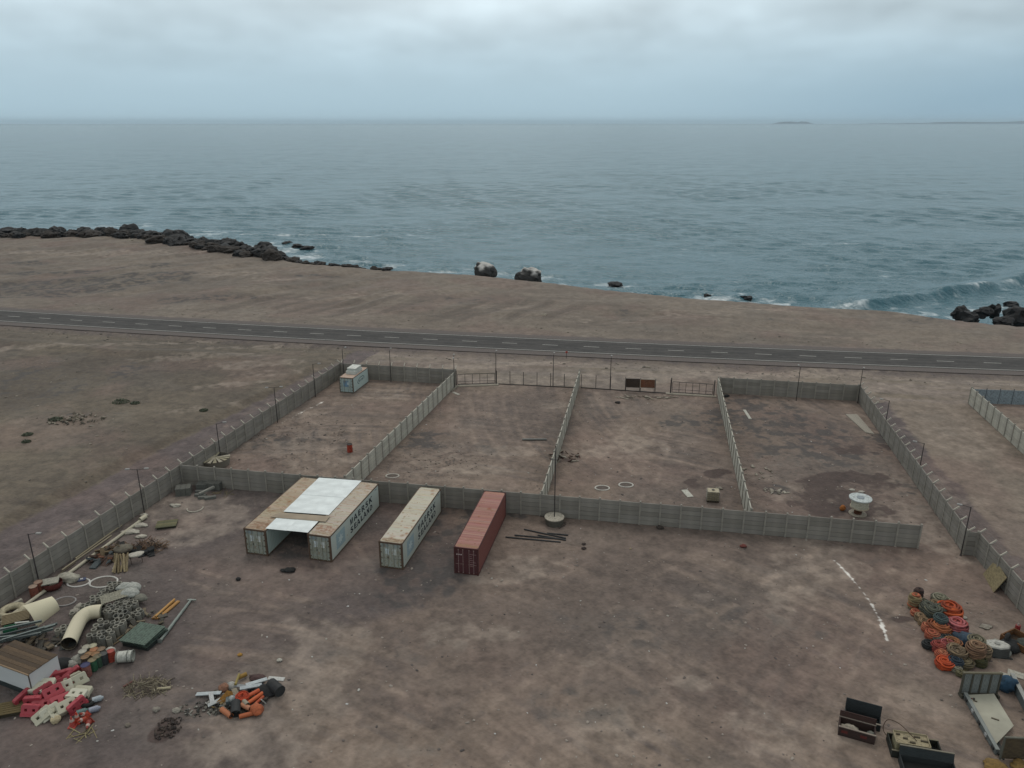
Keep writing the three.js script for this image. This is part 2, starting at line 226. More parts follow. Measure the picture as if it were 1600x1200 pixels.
const YARD = c3(106, 94, 87), YARDT = c3(118, 105, 94), YARDD = c3(92, 83, 79), FIELD = c3(93, 85, 75), FIELDT = c3(103, 94, 82), FIELDD = c3(82, 74, 66), BEACH = c3(114, 105, 96), BEACHD = c3(94, 86, 79), BAND = c3(120, 110, 103), TRACK = c3(90, 81, 81), FILL = c3(84, 76, 75), SHOULDER = c3(94, 86, 85), SANDR = c3(113, 103, 94), WETC = c3(68, 57, 54), DARKC = c3(60, 58, 58), PALEC = c3(139, 129, 120), CHALK = c3(205, 205, 203), TRK = c3(126, 113, 104), REDV = c3(109, 92, 86), SCAR = c3(80, 72, 66), GREYV = c3(112, 110, 106);
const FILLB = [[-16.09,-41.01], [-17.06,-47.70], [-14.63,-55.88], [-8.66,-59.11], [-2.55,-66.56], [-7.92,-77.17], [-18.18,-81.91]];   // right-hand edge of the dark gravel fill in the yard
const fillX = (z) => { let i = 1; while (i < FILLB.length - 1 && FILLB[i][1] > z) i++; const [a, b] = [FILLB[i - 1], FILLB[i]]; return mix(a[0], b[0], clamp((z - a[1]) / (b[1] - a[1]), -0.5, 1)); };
function soil(x, z, m1, m2, k, o, px) {
  const n1 = fbm(x / 21, z / 21, 4), n2 = fbm(x / 5.2 + 40, z / 5.2, 4), n3 = fbm(x / 1.15 + 11, z / 1.15, 4), n4 = noise(x / 0.21, z / 0.21), n5 = fbm(x / 11 - 30, z / 11 + 8, 3);
  const dl = leftX(z) - x, dr = x - rightX(z), db = backZ(x) - z, rd = (z - roadZ(x)) * 0.985, wob = 1.2 * n2 + 0.6 * n3;
  let a, b, t, amp = 1;
  const st = fbm((x * 0.98 + z * 0.17) / 14, (z * 0.98 - x * 0.17) / 1.3, 4);      // windblown and graded streaks along the coast
  if (rd < 0) { a = BEACH; b = BEACHD; t = clamp(0.36 + 1.2 * n1 + 0.5 * st + 0.55 * n2 + 0.5 * sm(-40, -110, x) * (0.5 + n5)); amp = 0.85; }
  else if (db > 0.2 + (dr > 0.5 ? 2 * wob : 0) && dl < 0.5) { a = BAND; b = FIELDT; t = clamp(0.25 + 0.9 * st + 0.4 * n2); }
  else if (dl > 0) {
    const w = sm(-0.4, 0.5, dl - trackW(z) + wob * 0.8), f = clamp(0.45 + 1.2 * n1 + 0.5 * st);
    if (w > 0.999) { a = FIELD; b = f > 0.5 ? FIELDT : FIELDD; t = Math.abs(f - 0.5) * 1.7; } else { a = TRACK; b = FIELD; t = w; }
    t = clamp(t);
  } else if (dr > 0) { const w = sm(4.6, 5.5, dr + wob); a = c3r(TRACK, 0.9); b = SANDR; t = w; }
  else { a = YARD; t = clamp(0.5 + 1.5 * n1 + 0.7 * n2); b = t > 0.5 ? YARDT : YARDD; t = clamp(Math.abs(t - 0.5) * 0.95);
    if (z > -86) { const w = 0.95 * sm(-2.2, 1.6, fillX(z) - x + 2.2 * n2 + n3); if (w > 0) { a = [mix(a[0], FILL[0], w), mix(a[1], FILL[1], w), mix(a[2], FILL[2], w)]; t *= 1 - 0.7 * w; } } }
  let R = mix(a[0], b[0], t), G = mix(a[1], b[1], t), B = mix(a[2], b[2], t);
  const lay = (c, w) => { R = mix(R, c[0], w); G = mix(G, c[1], w); B = mix(B, c[2], w); };
  if (dl < 0 && dr < 0 && db < 0) {   // swept wheel arcs, two families
    const ax = x - 78, az = z + 118, ar = Math.hypot(ax, az), at_ = Math.atan2(az, ax), bx2 = x + 30, bz2 = z + 8, br = Math.hypot(bx2, bz2), bt = Math.atan2(bz2, bx2);
    const sw = fbm(ar / 0.75, at_ * 7 + ar / 30, 3) * sm(-0.15, 0.2, fbm(x / 13 + 60, z / 13, 2)) + fbm(br / 0.8 + 40, bt * 6, 3) * sm(-0.1, 0.25, fbm(x / 12 + 20, z / 12 - 9, 2));
    if (sw > 0) lay(TRK, clamp(sw * 1.2)); else lay(YARDD, clamp(-sw * 1.7));
    const g1 = Math.exp(-(((x - PEN1.x) / 9) ** 2) - (((z - PEN1.z) / 10) ** 2)), g2 = Math.exp(-(((x - PEN2.x) / 7) ** 2) - (((z - PEN2.z) / 6) ** 2)), gg = Math.max(g1, g2);
    if (gg > 0.05) { const rid = Math.abs(fbm(x / 2.4 + 31, z / 1.7, 4)); lay(DARKC, 0.8 * gg * sm(0.07, 0.0, rid)); lay(PALEC, 0.35 * gg * sm(0.1, 0.3, rid)); }
  }
  lay(REDV, 0.4 * sm(0.05, 0.4, n5)); lay(GREYV, 0.12 * sm(0.06, 0.4, fbm(x / 8 + 90, z / 8, 3)));
  if (rd > 0) { const sh = sm(10.5, 6.5, rd + 0.9 * wob); lay(SHOULDER, sh); lay(BEACHD, 0.6 * sm(0, 0.5, n3 + 0.3) * sm(11, 8, rd) * sm(5, 7, rd)); } else lay(SHOULDER, sm(8.2, 6.2, -rd + 0.9 * wob));
  const e = (q, s) => sm(0.28 - s, 0.62 + s * 0.3, q / 255 * (1 + 0.35 * n3) + 0.42 * n2 * (q > 6 ? 1 : 0) + 0.25 * n3 * (q > 6 ? 1 : 0));
  const q = k;
  const tr = m1[q] / 255; if (tr > 0.01) lay(n2 > -0.05 ? TRK : YARDD, tr * (0.4 + 0.5 * sm(-0.2, 0.3, n3)));
  if (m1[q + 2] > 2) lay(PALEC, 0.42 * e(m1[q + 2], 0.12) * clamp(0.75 + 0.8 * n3));
  if (m1[q + 1] > 2) lay(DARKC, 0.85 * e(m1[q + 1], 0.12) * clamp(0.5 + 2.2 * n3));
  if (m2[q] > 2) lay(WETC, 0.92 * sm(0.3, 0.62, m2[q] / 255 + 0.75 * n2 + 0.45 * n3));
  if (m2[q + 1] > 2) lay(CHALK, 0.8 * sm(0.18, 0.7, m2[q + 1] / 255 + 0.5 * n3 + 0.35 * n4));
  if (m2[q + 2] > 2) lay(SCAR, 0.8 * m2[q + 2] / 255 * clamp(0.7 + 1.2 * n3 + 0.6 * n2));
  const v = SOIL * (1 + amp * (0.10 * n1 + 0.13 * n2 + 0.36 * n3 + 0.13 * n4 + 0.12 * noise(x / 0.47 + 5, z / 0.47)));
  o[0] = 255 * toS(clamp(R * v * 1.025)); o[1] = 255 * toS(clamp(G * v * 0.98)); o[2] = 255 * toS(clamp(B * v * 0.93));
}
const c3r = (c, k) => [c[0] * k, c[1] * k, c[2] * k];
const BUMP = dataTex(512, 512, (i, j, o) => { const x = i / 512 * 32, y = j / 512 * 32; let n = 0; for (let a = 0.5, f = 1, k = 0; k < 4; k++, a *= 0.6, f *= 2) { n += a * noise(x * f, y * f, 32 * f - 1); } o[0] = o[1] = o[2] = 127 + 100 * clamp(n, -1, 1); }, false);
BUMP.repeat.set(1 / 6.4, 1 / 6.4);
function soilMat(x0, z0, w, d, W, Hh) {
  const [m1, m2] = maskFor(x0, z0, w, d, W, Hh);
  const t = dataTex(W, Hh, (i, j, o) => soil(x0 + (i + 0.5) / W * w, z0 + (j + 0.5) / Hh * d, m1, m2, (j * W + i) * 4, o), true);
  t.wrapS = t.wrapT = THREE.ClampToEdgeWrapping; t.repeat.set(1 / w, 1 / d); t.offset.set(-x0 / w, -z0 / d);
  return new THREE.MeshStandardMaterial({ map: t, bumpMap: BUMP, bumpScale: 0.10, roughness: 0.95 });
}
// terrain sheets on one shared grid: fine in the yard, 2 m towards the coast
const CG = 2;
function hEdge(x, z, onX, onZ) {   // along the seam with the coarse sheet, follow the coarse sheet's straight edges
  if (onX) { const a = Math.floor(z / CG) * CG; return mix(hgt(x, a), hgt(x, a + CG), (z - a) / CG); }
  if (onZ) { const a = Math.floor(x / CG) * CG; return mix(hgt(a, z), hgt(a + CG, z), (x - a) / CG); }
  return hgt(x, z);
}
function sheet(x0, z0, x1, z1, st, seam) {
  const nx = Math.round((x1 - x0) / st), nz = Math.round((z1 - z0) / st), p = new Float32Array((nx + 1) * (nz + 1) * 3), uv = new Float32Array((nx + 1) * (nz + 1) * 2), id = new Uint32Array(nx * nz * 6);
  let k = 0;
  for (let j = 0; j <= nz; j++) for (let i = 0; i <= nx; i++) {
    const x = x0 + i * st, z = z0 + j * st, q = j * (nx + 1) + i, s = seam ? seam(x, z) : null;
    p[q * 3] = x; p[q * 3 + 1] = s ? hEdge(x, z, s === 'x', s === 'z') : hgt(x, z); p[q * 3 + 2] = z; uv[q * 2] = x; uv[q * 2 + 1] = z;
    if (i < nx && j < nz) { id[k++] = q; id[k++] = q + nx + 1; id[k++] = q + 1; id[k++] = q + 1; id[k++] = q + nx + 1; id[k++] = q + nx + 2; }
  }
  const g = new THREE.BufferGeometry(); g.setAttribute('position', new THREE.BufferAttribute(p, 3)); g.setAttribute('uv', new THREE.BufferAttribute(uv, 2)); g.setIndex(new THREE.BufferAttribute(id, 1)); g.computeVertexNormals(); return g;
}
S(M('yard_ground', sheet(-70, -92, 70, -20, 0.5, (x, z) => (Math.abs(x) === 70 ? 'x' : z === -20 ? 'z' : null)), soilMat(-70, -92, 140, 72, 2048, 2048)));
S(M('plain_ground', sheet(-120, -180, 100, -92, 0.5, (x, z) => (x === -120 || x === 100 ? 'x' : z === -180 || (z === -92 && Math.abs(x) >= 70) ? 'z' : null)), soilMat(-120, -180, 220, 88, 2048, 1400)));
S(M('coast_ground', merge(sheet(-360, -360, -120, -20, CG), sheet(100, -360, 240, -20, CG), sheet(-120, -360, 100, -180, CG), sheet(-120, -92, -70, -20, CG), sheet(70, -92, 100, -20, CG), sheet(-360, -20, 240, 80, CG)), soilMat(-360, -360, 600, 440, 2048, 1536)));
console.log('ground done');

// ---------------------------------------------------------------- the sea
const foamSpots = [[-92.11,-307.83, 16, 1], [-77.98,-292.39, 14, 1], [-103.95,-321.34, 14, 0.8], [-138.23,-356.29, 16, 0.8], [-185.51,-388.91, 16, 0.7], [-204.07,-381.45, 14, 0.7], [-56.86,-283.81, 9, 0.8], [-41.12,-273.08, 8, 0.7], [-21.96,-261.90, 14, 0.6], [32.58,-236.89, 7, 1], [28.43,-240.91, 6, 0.8], [61.19,-218.53, 9, 1], [69.45,-215.17, 11, 1.1], [75.04,-212.72, 9, 1], [93.17,-207.19, 6, 0.9], [88.54,-207.96, 8, 0.9], [102.87,-202.65, 7, 0.8], [112.58,-199.73, 8, 0.9], [124.48,-202.65, 9, 1], [135.04,-208.74, 8, 0.8], [134.76,-199.73, 9, 1], [56.23,-221.11, 6, 0.8], [10.49,-249.35, 8, 0.7], [17.26,-240.91, 7, 0.8], [-4.34,-258.36, 8, 0.5]];
const streaks = [[-105.27,-354.16, 26, 2.2], [-58.94,-347.91, 17, 2.2], [-43.86,-354.16, 10, 1.6], [-34.12,-343.87, 9, 1.4], [128.61,-326.71, 22, 1.6], [139.32,-323.11, 8, 1.2], [72.22,-245.06, 4, 1], [-135.46,-365.06, 14, 2], [-197.07,-386.39, 18, 2]];
const WV = [[90.78,-205.65], [100.20,-210.31], [108.88,-213.53], [120.96,-219.39], [134.16,-226.45], [147.62,-232.99], [164.41,-244.01], [190, -215]];   // the line of the breaking swell
function waveAt(x, z) {
  let best = 1e9, side = 0, t = 0;
  for (let i = 1; i < WV.length; i++) {
    const [ax, az] = WV[i - 1], [bx_, bz] = WV[i], ux = bx_ - ax, uz = bz - az, l2 = ux * ux + uz * uz, f = clamp(((x - ax) * ux + (z - az) * uz) / l2);
    const dx = x - ax - f * ux, dz = z - az - f * uz, d = Math.hypot(dx, dz);
    if (d < best) { best = d; side = ux * dz - uz * dx > 0 ? 1 : -1; t = (i - 1 + f) / (WV.length - 1); }
  }
  return [best * side, t];     // + is the shore side
}
{
  const ox = 6, oz = 30, radii = [];
  for (let r = 165; r < 290; r += 0.75) radii.push(r); for (let r = 290; r < 470; r += 1.2) radii.push(r);
  for (let r = 470, st = 1.3; r < 60000; st *= 1.0055, r += st) radii.push(r);
  const NA = 470, a0 = -0.74, a1 = 0.82, nr = radii.length;
  const p = new Float32Array(nr * (NA + 1) * 3), uv = new Float32Array(nr * (NA + 1) * 2), col = new Float32Array(nr * (NA + 1) * 3), id = new Uint32Array((nr - 1) * NA * 6);
  const comps = []; { const r = rng(5); for (let i = 0; i < 22; i++) { const L = 3.6 * 1.15 ** i, th = -0.25 + (r() - 0.5) * 1.9; comps.push([Math.cos(th + Math.PI / 2) * 6.283 / L, Math.sin(th + Math.PI / 2) * 6.283 / L, Math.min(0.022 * L, 0.17 + 0.0012 * L) * (L > 13 ? 0.68 : 1.12), r() * 6.28, L]); } }
  let k = 0;
  for (let j = 0; j < nr; j++) for (let i = 0; i <= NA; i++) {
    const r = radii[j], a = a0 + (a1 - a0) * i / NA, x = ox + Math.sin(a) * r, z = oz - Math.cos(a) * r, q = j * (NA + 1) + i;
    const sp = Math.max(j ? radii[j] - radii[j - 1] : 1, r * (a1 - a0) / NA * 0.6);
    const s = edgeZ(clamp(x, -360, 240)) - z, shoal = sm(3, 40, s);
    let h = 0; const wx = x + 3 * noise(x / 19, z / 19), wz = z + 3 * noise(x / 17 + 50, z / 17), gust = 0.75 + 0.7 * noise(x / 70, z / 45);
    for (const [kx, kz, am, ph, L] of comps) { const fade = clamp((L / sp - 2) / 2); if (fade > 0) h += fade * am * (L < 18 ? gust : 1) * Math.sin(kx * wx + kz * wz + ph); }
    h *= mix(0.35, 1, shoal) * 0.62;
    let foam = 0;
    if (r < 480) {
      const n = fbm(x / 3.1, z / 2.3, 4), nb = fbm(x / 9 + 4, z / 4, 3);
      for (const [fx, fz, fr, fk] of foamSpots) { const d = Math.hypot(x - fx, (z - fz) * 1.3) / fr; if (d < 1.4) foam = Math.max(foam, 0.85 * fk * sm(0.45, 0.95, 1.05 - d + 1.1 * n)); }
      for (const [fx, fz, fl, fw] of streaks) { const d = Math.hypot((x - fx) / fl, (z - fz - (x - fx) * 0.06) / fw); if (d < 1.6) foam = Math.max(foam, 0.75 * sm(0.3, 0.9, 1.1 - d + 1.1 * n)); }
      foam = Math.max(foam, 0.9 * sm(5, 0, s - 7 + 4 * nb) * sm(0.0, 0.4, n + 0.12));
      if (x > 60 && z > -300) {
        const [d, t] = waveAt(x, z), e = sm(0, 0.12, t), hh = 3.0 * e * (0.8 + 0.35 * noise(x / 11, 3));
        const bump = d > 0 ? Math.exp(-((d / 1.7) ** 2)) : Math.exp(-((d / 8) ** 2)); h += hh * bump;
        const crest = Math.exp(-(((d + 0.2) / 0.9) ** 2)), broke = sm(0.15, 0.45, fbm(x / 6 + 3, 1, 2) + 0.22 + 0.5 * Math.exp(-(((t - 0.82) / 0.07) ** 2)) + (t < 0.04 ? 0.3 : 0));
        foam = Math.max(foam, crest * broke * sm(-0.1, 0.3, n + 0.1), sm(0.45, 0.9, n + 0.55) * Math.exp(-(((t - 0.84) / 0.035) ** 2)) * sm(-1, 1, d) * sm(7, 2, d));
        if (d > 2 && d < 22) foam = Math.max(foam, 0.3 * sm(0.22, 0.5, fbm(x / 2.4, z / 1.6 + 9, 4)) * sm(22, 6, d));
      }
      // scattered whitecaps
      foam = Math.max(foam, 0.35 * sm(0.40, 0.52, fbm(x / 5, z / 1.9 + 31, 3)) * sm(0.45, 0.7, noise(x / 37 + 9, z / 23)));
    }
    if (foam > 0) foam *= 0.35 + 0.65 * sm(-0.2, 0.35, fbm(x / 1.4 + 70, z / 1.0, 3));
    p[q * 3] = x; p[q * 3 + 1] = SEA_Y + h; p[q * 3 + 2] = z; uv[q * 2] = x; uv[q * 2 + 1] = z;
    col[q * 3] = mix(0.032, 0.62, foam); col[q * 3 + 1] = mix(0.103, 0.66, foam); col[q * 3 + 2] = mix(0.130, 0.67, foam);
    if (i < NA && j < nr - 1) { id[k++] = q; id[k++] = q + 1; id[k++] = q + NA + 1; id[k++] = q + 1; id[k++] = q + NA + 2; id[k++] = q + NA + 1; }
  }
  const g = new THREE.BufferGeometry(); g.setAttribute('position', new THREE.BufferAttribute(p, 3)); g.setAttribute('uv', new THREE.BufferAttribute(uv, 2)); g.setAttribute('color', new THREE.BufferAttribute(col, 3)); g.setIndex(new THREE.BufferAttribute(id, 1)); g.computeVertexNormals();
  const ripple = BUMP.clone(); ripple.repeat.set(1 / 52, 1 / 31); ripple.needsUpdate = true;
  const m = new THREE.MeshPhysicalMaterial({ vertexColors: true, roughness: 0.22, ior: 1.33, bumpMap: ripple, bumpScale: 0.55 });
  S(M('sea', g, m)); console.log('sea', nr, p.length / 3);
}
// the low coast far across the bay, seen through the haze
{
  const far = (name, x0, x1, z, hmax, seed) => {
    const n = 90, p = [], id = [];
    for (let i = 0; i <= n; i++) { const t = i / n, x = mix(x0, x1, t), e = sm(0, 0.2, t) * sm(1, 0.8, t), h = hmax * e * (0.65 + 0.6 * fbm(t * 7 + seed, seed, 4)); for (const [dz, f] of [[900, -0.1], [300, 0.55], [0, 1], [-900, 0.3]]) p.push(x, SEA_Y - 4 + h * f, z + dz); if (i) for (let q = 0; q < 3; q++) { const a = (i - 1) * 4 + q, b = i * 4 + q; id.push(a, b, a + 1, b, b + 1, a + 1); } }
    const g = new THREE.BufferGeometry(); g.setAttribute('position', new THREE.Float32BufferAttribute(p, 3)); g.setIndex(id); g.computeVertexNormals(); S(M(name, g, mat(0x46515c, 0.95, 0, false)));
  };
  far('distant_hills', 18500, 44000, -45000, 190, 2); far('distant_island', 14200, 16400, -44000, 130, 6);
}

// ---------------------------------------------------------------- the road
const roadPt = (x, off, y) => { const s = roadSlope(x), l = Math.hypot(1, s); return [x - s / l * off, y, roadZ(x) + off / l]; };   // + off is the yard side
function strip(x0, x1, o0, o1, y, st = 2) {
  const n = Math.max(1, Math.ceil((x1 - x0) / st)), p = [], uv = [], id = [];
  for (let i = 0; i <= n; i++) { const x = mix(x0, x1, i / n); for (const o of [o0, o1]) { p.push(...roadPt(x, o, y)); uv.push(x, o); } if (i) { const a = i * 2 - 2; id.push(a, a + 1, a + 2, a + 2, a + 1, a + 3); } }
  const g = new THREE.BufferGeometry(); g.setAttribute('position', new THREE.Float32BufferAttribute(p, 3)); g.setAttribute('uv', new THREE.Float32BufferAttribute(uv, 2)); g.setIndex(id); g.computeVertexNormals(); return g;
}
{
  const asph = dataTex(512, 256, (i, j, o) => { const x = i / 512 * 40, y = j / 256 * 10 - 5; const n = fbm(x / 3, y / 0.8, 4), f = fbm(x * 2, y * 2, 3), wheel = Math.exp(-((Math.abs(y) - 1.1) ** 2) / 0.12) + Math.exp(-((Math.abs(y) - 2.9) ** 2) / 0.12); const v = 56 + 13 * n + 9 * f + 6 * wheel; o[0] = v * 1.05; o[1] = v; o[2] = v * 0.96; });
  asph.repeat.set(1 / 40, 1 / 10); asph.offset.set(0, 0.5);
  const road = S(M('road', strip(-360, 240, -ROAD_W / 2, ROAD_W / 2, 0.06), new THREE.MeshStandardMaterial({ map: asph, roughness: 0.97 })));
  road.userData.label = 'two lane asphalt coast road';
  S(M('road_verge', merge(strip(-360, 240, -ROAD_W / 2 - 2.2, -ROAD_W / 2, 0.03), strip(-360, 240, ROAD_W / 2, ROAD_W / 2 + 2.4, 0.03)), new THREE.MeshStandardMaterial({ color: new THREE.Color(0.13, 0.11, 0.105), roughness: 0.95, bumpMap: BUMP, bumpScale: 0.03, map: GRIME })));
  const paint = new THREE.MeshStandardMaterial({ color: new THREE.Color(0.52, 0.52, 0.50), roughness: 0.7, map: GRIME });
  M('edge_line', strip(-360, 240, -4.2, -4.02, 0.064), paint, road); M('edge_line', strip(-360, 240, 4.02, 4.2, 0.064), paint, road);
  for (let x = -170; x < 150; x += 8) M('lane_dash', strip(x, x + 3, -0.08, 0.08, 0.064, 3), paint, road);
}

// ---------------------------------------------------------------- rocks along the water
const rockMats = [0x131213, 0x191716, 0x0f1011].map((h) => new THREE.MeshStandardMaterial({ color: h, roughness: 0.8, bumpMap: BUMP, bumpScale: 0.12 }));
const rockGeo = [1, 2, 3, 4, 5, 6].map((s) => blob(s, 3, 0.42, 1, 0.72, 1, true));
const brown = new THREE.MeshStandardMaterial({ color: 0x2e2823, roughness: 0.9, bumpMap: BUMP, bumpScale: 0.12 });
function rock(x, y, z, sx, sy, sz, seed, label, group, m) {
  const o = M('boulder', rockGeo[seed % 6], m || rockMats[seed % 3]); o.position.set(x, y, z); o.scale.set(sx, sy, sz); o.rotation.y = seed * 1.7;
  o.userData = { label, category: 'rock', ...(group && { group }) }; return o;
}
{
  const r = rng(41); let n = 0;
  for (let u = -222; u < -38; u += 1.75) {
    const big = u < -70 ? 1.3 : 0.75, ez = edgeZ(u), k = u > -62 ? 1 + Math.floor(r() * 1.6) : 2 + Math.floor(r() * 2.2);
    for (let i = 0; i < k; i++) {
      const s = big * (0.9 + 1.7 * r() * r()), off = u > -70 ? r() * 4 - 1 : (u < -200 ? r() * 8 - 1 : r() * 15 - 1.5);
      const hid = u > -62 && r() < 0.35; if (hid) continue;
      rock(u + r() * 2, hgt(u, ez - off) + 0.3 * s, ez - off, s * (0.9 + 0.7 * r()), s * (0.7 + 0.5 * r()), s, n++, `${off < 4 ? 'dry brown boulder on the landward side' : 'black wet boulder on the seaward side'} of the rock bank, ${u < -165 ? 'far left' : u < -125 ? 'highest part' : u < -80 ? 'middle slope' : 'thin right end'}`, `${off < 4 ? 'landward' : 'seaward'} boulders, ${u < -165 ? 'far left' : u < -125 ? 'highest' : u < -80 ? 'descending' : 'thin end'} stretch`, off < 4 && r() < 0.6 ? brown : null);
    }
  }
}
for (const [x, z, w, h, s, l] of [[-88.37,-317.86, 2.6, 1.2, 1, 'black rock in the surf, left of the two outlying shore rocks'], [-83.13,-312.77, 2.8, 1.1, 2, 'black rock in the surf, right of the two outlying shore rocks'], [-94.54,-324.90, 2.4, 1.2, 4, 'black rock farthest out off the left rock bank'],
  [32.51,-237.88, 2.6, 1.4, 3, 'low black rock ringed by white foam in mid shore'], [68.48,-219.39, 1.8, 1.0, 5, 'small black rock in the foam right of mid shore'], [139.08,-209.52, 2.2, 1.3, 2, 'lone black rock out in the water at the right edge'], [57.38,-221.99, 1.3, 0.9, 1, 'flat dark rock at the sand edge right of mid shore']]) rock(x, SEA_Y + h * 0.35, z, w, h, w * 0.8, s, l);
for (const [x, z, w, h, s, l] of [[107.28,-175.94, 3.2, 2.3, 2, 'round black boulder at the left end of the right shore cluster'], [109.18,-182.58, 2.4, 2, 4, 'black boulder half hidden behind the round one, right shore cluster'], [115.68,-184.04, 2.6, 1.6, 0, 'low flat black boulder in the middle of the right shore cluster'], [119.54,-186.02, 2.0, 2.2, 5, 'upright black boulder on the right shore cluster'], [114.43,-174.08, 2.6, 1.8, 3, 'dark boulder low in the right shore cluster'], [121.21,-179.35, 3.8, 2.9, 1, 'largest black boulder at the right edge of the picture']]) rock(x, -2.6, z, w * 0.8, h * 1.25, w * 0.75, s, l);
for (const [x, z, w, h, s, l] of [[-8.08,-224.06, 3.3, 2.1, 9, 'large black rock with white droppings, left of the shore pair'], [5.09,-216.16, 4.1, 2.0, 14, 'large black rock with white droppings, right of the shore pair']]) {
  const g = blob(s, 4, 0.3, w, h * 1.35, w * 0.9, true);
  tint(g, (X, Y, Z, o) => { const n = fbm(X / 1.3 + s, Z / 1.3 + Y * 0.6, 4), k = 0.85 * sm(0.1, 0.4, n + (Y / h - 0.6) * 0.9); o[0] = mix(0.022, 0.5, k); o[1] = mix(0.021, 0.48, k); o[2] = mix(0.02, 0.45, k); });
  const o = M('boulder', g, VC); o.position.set(x, -0.9, z - 5); o.userData = { label: l, category: 'rock' };
}
for (const [x, z, w, l] of [[7.25,-169.65, 0.9, 'pale round stone on the sand beyond the road'], [-140.05,-284.24, 1.6, 'small brown rock standing on the sand before the rock bank']]) rock(x, 0.2, z, w, w * 0.8, w, 3, l, null, mat(0x8c8478, 0.9));
console.log('rocks done');

// ---------------------------------------------------------------- precast concrete walls: posts with slabs slotted between them
const CONC = [0x85807a, 0x817c75, 0x89847d, 0x7d7871].map((h) => new THREE.MeshStandardMaterial({ color: h, roughness: 0.92, map: GRIMEW }));
const CONCL = [0xb0aca2, 0xaaa69c, 0xb5b1a6].map((h) => new THREE.MeshStandardMaterial({ color: h, roughness: 0.92, map: GRIMEW }));
const POSTM = new THREE.MeshStandardMaterial({ color: 0x96928b, roughness: 0.92, map: GRIME }), WIRE = mat(0x6a6a68, 0.5, 0.6, false);
const BAY = 2.2, ROW = 0.53, ROWS = 5;
const slabShape = (() => { const s = new THREE.Shape(), h = ROW / 2 - 0.004, t = 0.06, c = 0.05; s.moveTo(-t + c, -h); s.lineTo(t - c, -h); s.lineTo(t - c, -h + 0.045); s.lineTo(t, -h + 0.06); s.lineTo(t, h - 0.01); s.lineTo(t - 0.01, h); s.lineTo(-t + 0.01, h); s.lineTo(-t, h - 0.01); s.lineTo(-t, -h + 0.06); s.lineTo(-t + c, -h + 0.045); s.closePath(); return s; })();
const slabGeos = new Map();
function slabGeo(len) { const k = len.toFixed(2); if (!slabGeos.has(k)) slabGeos.set(k, new THREE.ExtrudeGeometry(slabShape, { depth: len, bevelEnabled: false }).rotateY(Math.PI / 2).translate(-len / 2, 0, 0)); return slabGeos.get(k); }
const postPlain = bx(0.17, 2.86, 0.24, 0, 1.43, 0);
const postTall = bx(0.17, 2.8, 0.24, 0, 1.4, 0), armGeo = bar([0, 2.76, 0.0], [0, 3.2, -0.5], 0.13, 0.13), armSkylitMat = mat(0xbab5ab, 0.9);   // arm leans to local -z; its paler colour paints in caught sky light
function wall(label, pts, { arms = 0, mats: mm = CONC, seed = 1, rows = ROWS, group } = {}) {
  // pts: two ends [x, z]; local x runs from the first to the second
  const [[ax, az], [bx_, bz]] = pts, L = Math.hypot(bx_ - ax, bz - az), n = Math.max(1, Math.round(L / BAY)), st = L / n, r = rng(seed * 91);
  const w = T('concrete_wall', label, 'wall', [ax, az], { y: 0, ry: -Math.atan2(bz - az, bx_ - ax), group });
  for (let i = 0; i <= n; i++) {
    const p = M('post', arms ? postTall : postPlain, POSTM, w); if (arms) M('arm', armGeo, armSkylitMat, p); p.position.set(i * st, -0.05 + (r() - 0.5) * 0.05, 0); if (arms > 0) p.rotation.y = Math.PI; p.rotation.z = (r() - 0.5) * 0.014; p.rotation.x = (r() - 0.5) * 0.012;
    if (i < n) for (let k = 0; k < rows; k++) {
      const m = M('slab', slabGeo(st - 0.13), mm[Math.floor(r() * mm.length)], w); m.position.set((i + 0.5) * st, ROW * (k + 0.5) - 0.02 + (r() - 0.5) * 0.01, (r() - 0.5) * 0.014); m.rotation.x = (r() - 0.5) * 0.012; m.rotation.z = (r() - 0.5) * 0.006;
    }
  }
  if (arms) M('barbed_wire', merge([0.12, 0.28, 0.44].map((o) => { const y = 2.69 + o * 0.88; return bar([0, y + 0.06, arms * o], [L, y + 0.06, arms * o], 0.012, 0.012); })), WIRE, w);
  return w;
}
const corner = [-29.4, -125.3];
wall('long grey slab wall with angled arms down the left side of the yards', [[-49.6, -45.6], corner], { arms: -1, seed: 1 });
wall('long grey slab wall behind the containers, between yard and pens', [[-39.7, -84.0], [41.7, -69.4]], { seed: 2 });
wall('grey slab wall at the back left corner behind the small container', [[-29.1, -125.2], [-9.4, -121.6]], { arms: -1, seed: 3 });
wall('grey slab wall at the back right, between gate and corner', [[33.6, -117.4], [54.2, -113.6]], { seed: 4, arms: 0 });
wall('long grey slab wall with angled arms on the right side of the pens', [[54.4, -113.4], [45.9, -68.3]], { arms: -1, seed: 5 });
wall('short grey return of slab wall where the right wall steps', [[45.7, -68.2], [46.7, -68.0]], { seed: 6 });
wall('grey slab wall with angled arms at the right, nearest the net coils', [[46.8, -67.9], [43.9, -46]], { arms: -1, seed: 7 });
wall('pale slab divider between the first and second pens', [[-9.5, -120.4], [-19.4, -80.8]], { seed: 8, mats: CONCL });
wall('pale slab divider between the second and third pens', [[11.2, -121.2], [3.3, -76.8]], { seed: 9, mats: CONCL });
wall('pale slab divider between the third and fourth pens', [[33.2, -117.2], [25.4, -72.8]], { seed: 10, mats: CONCL });
wall('pale slab wall of the neighbouring plot at the far right', [[71.2, -112.4], [66.6, -88]], { seed: 11, mats: CONCL });
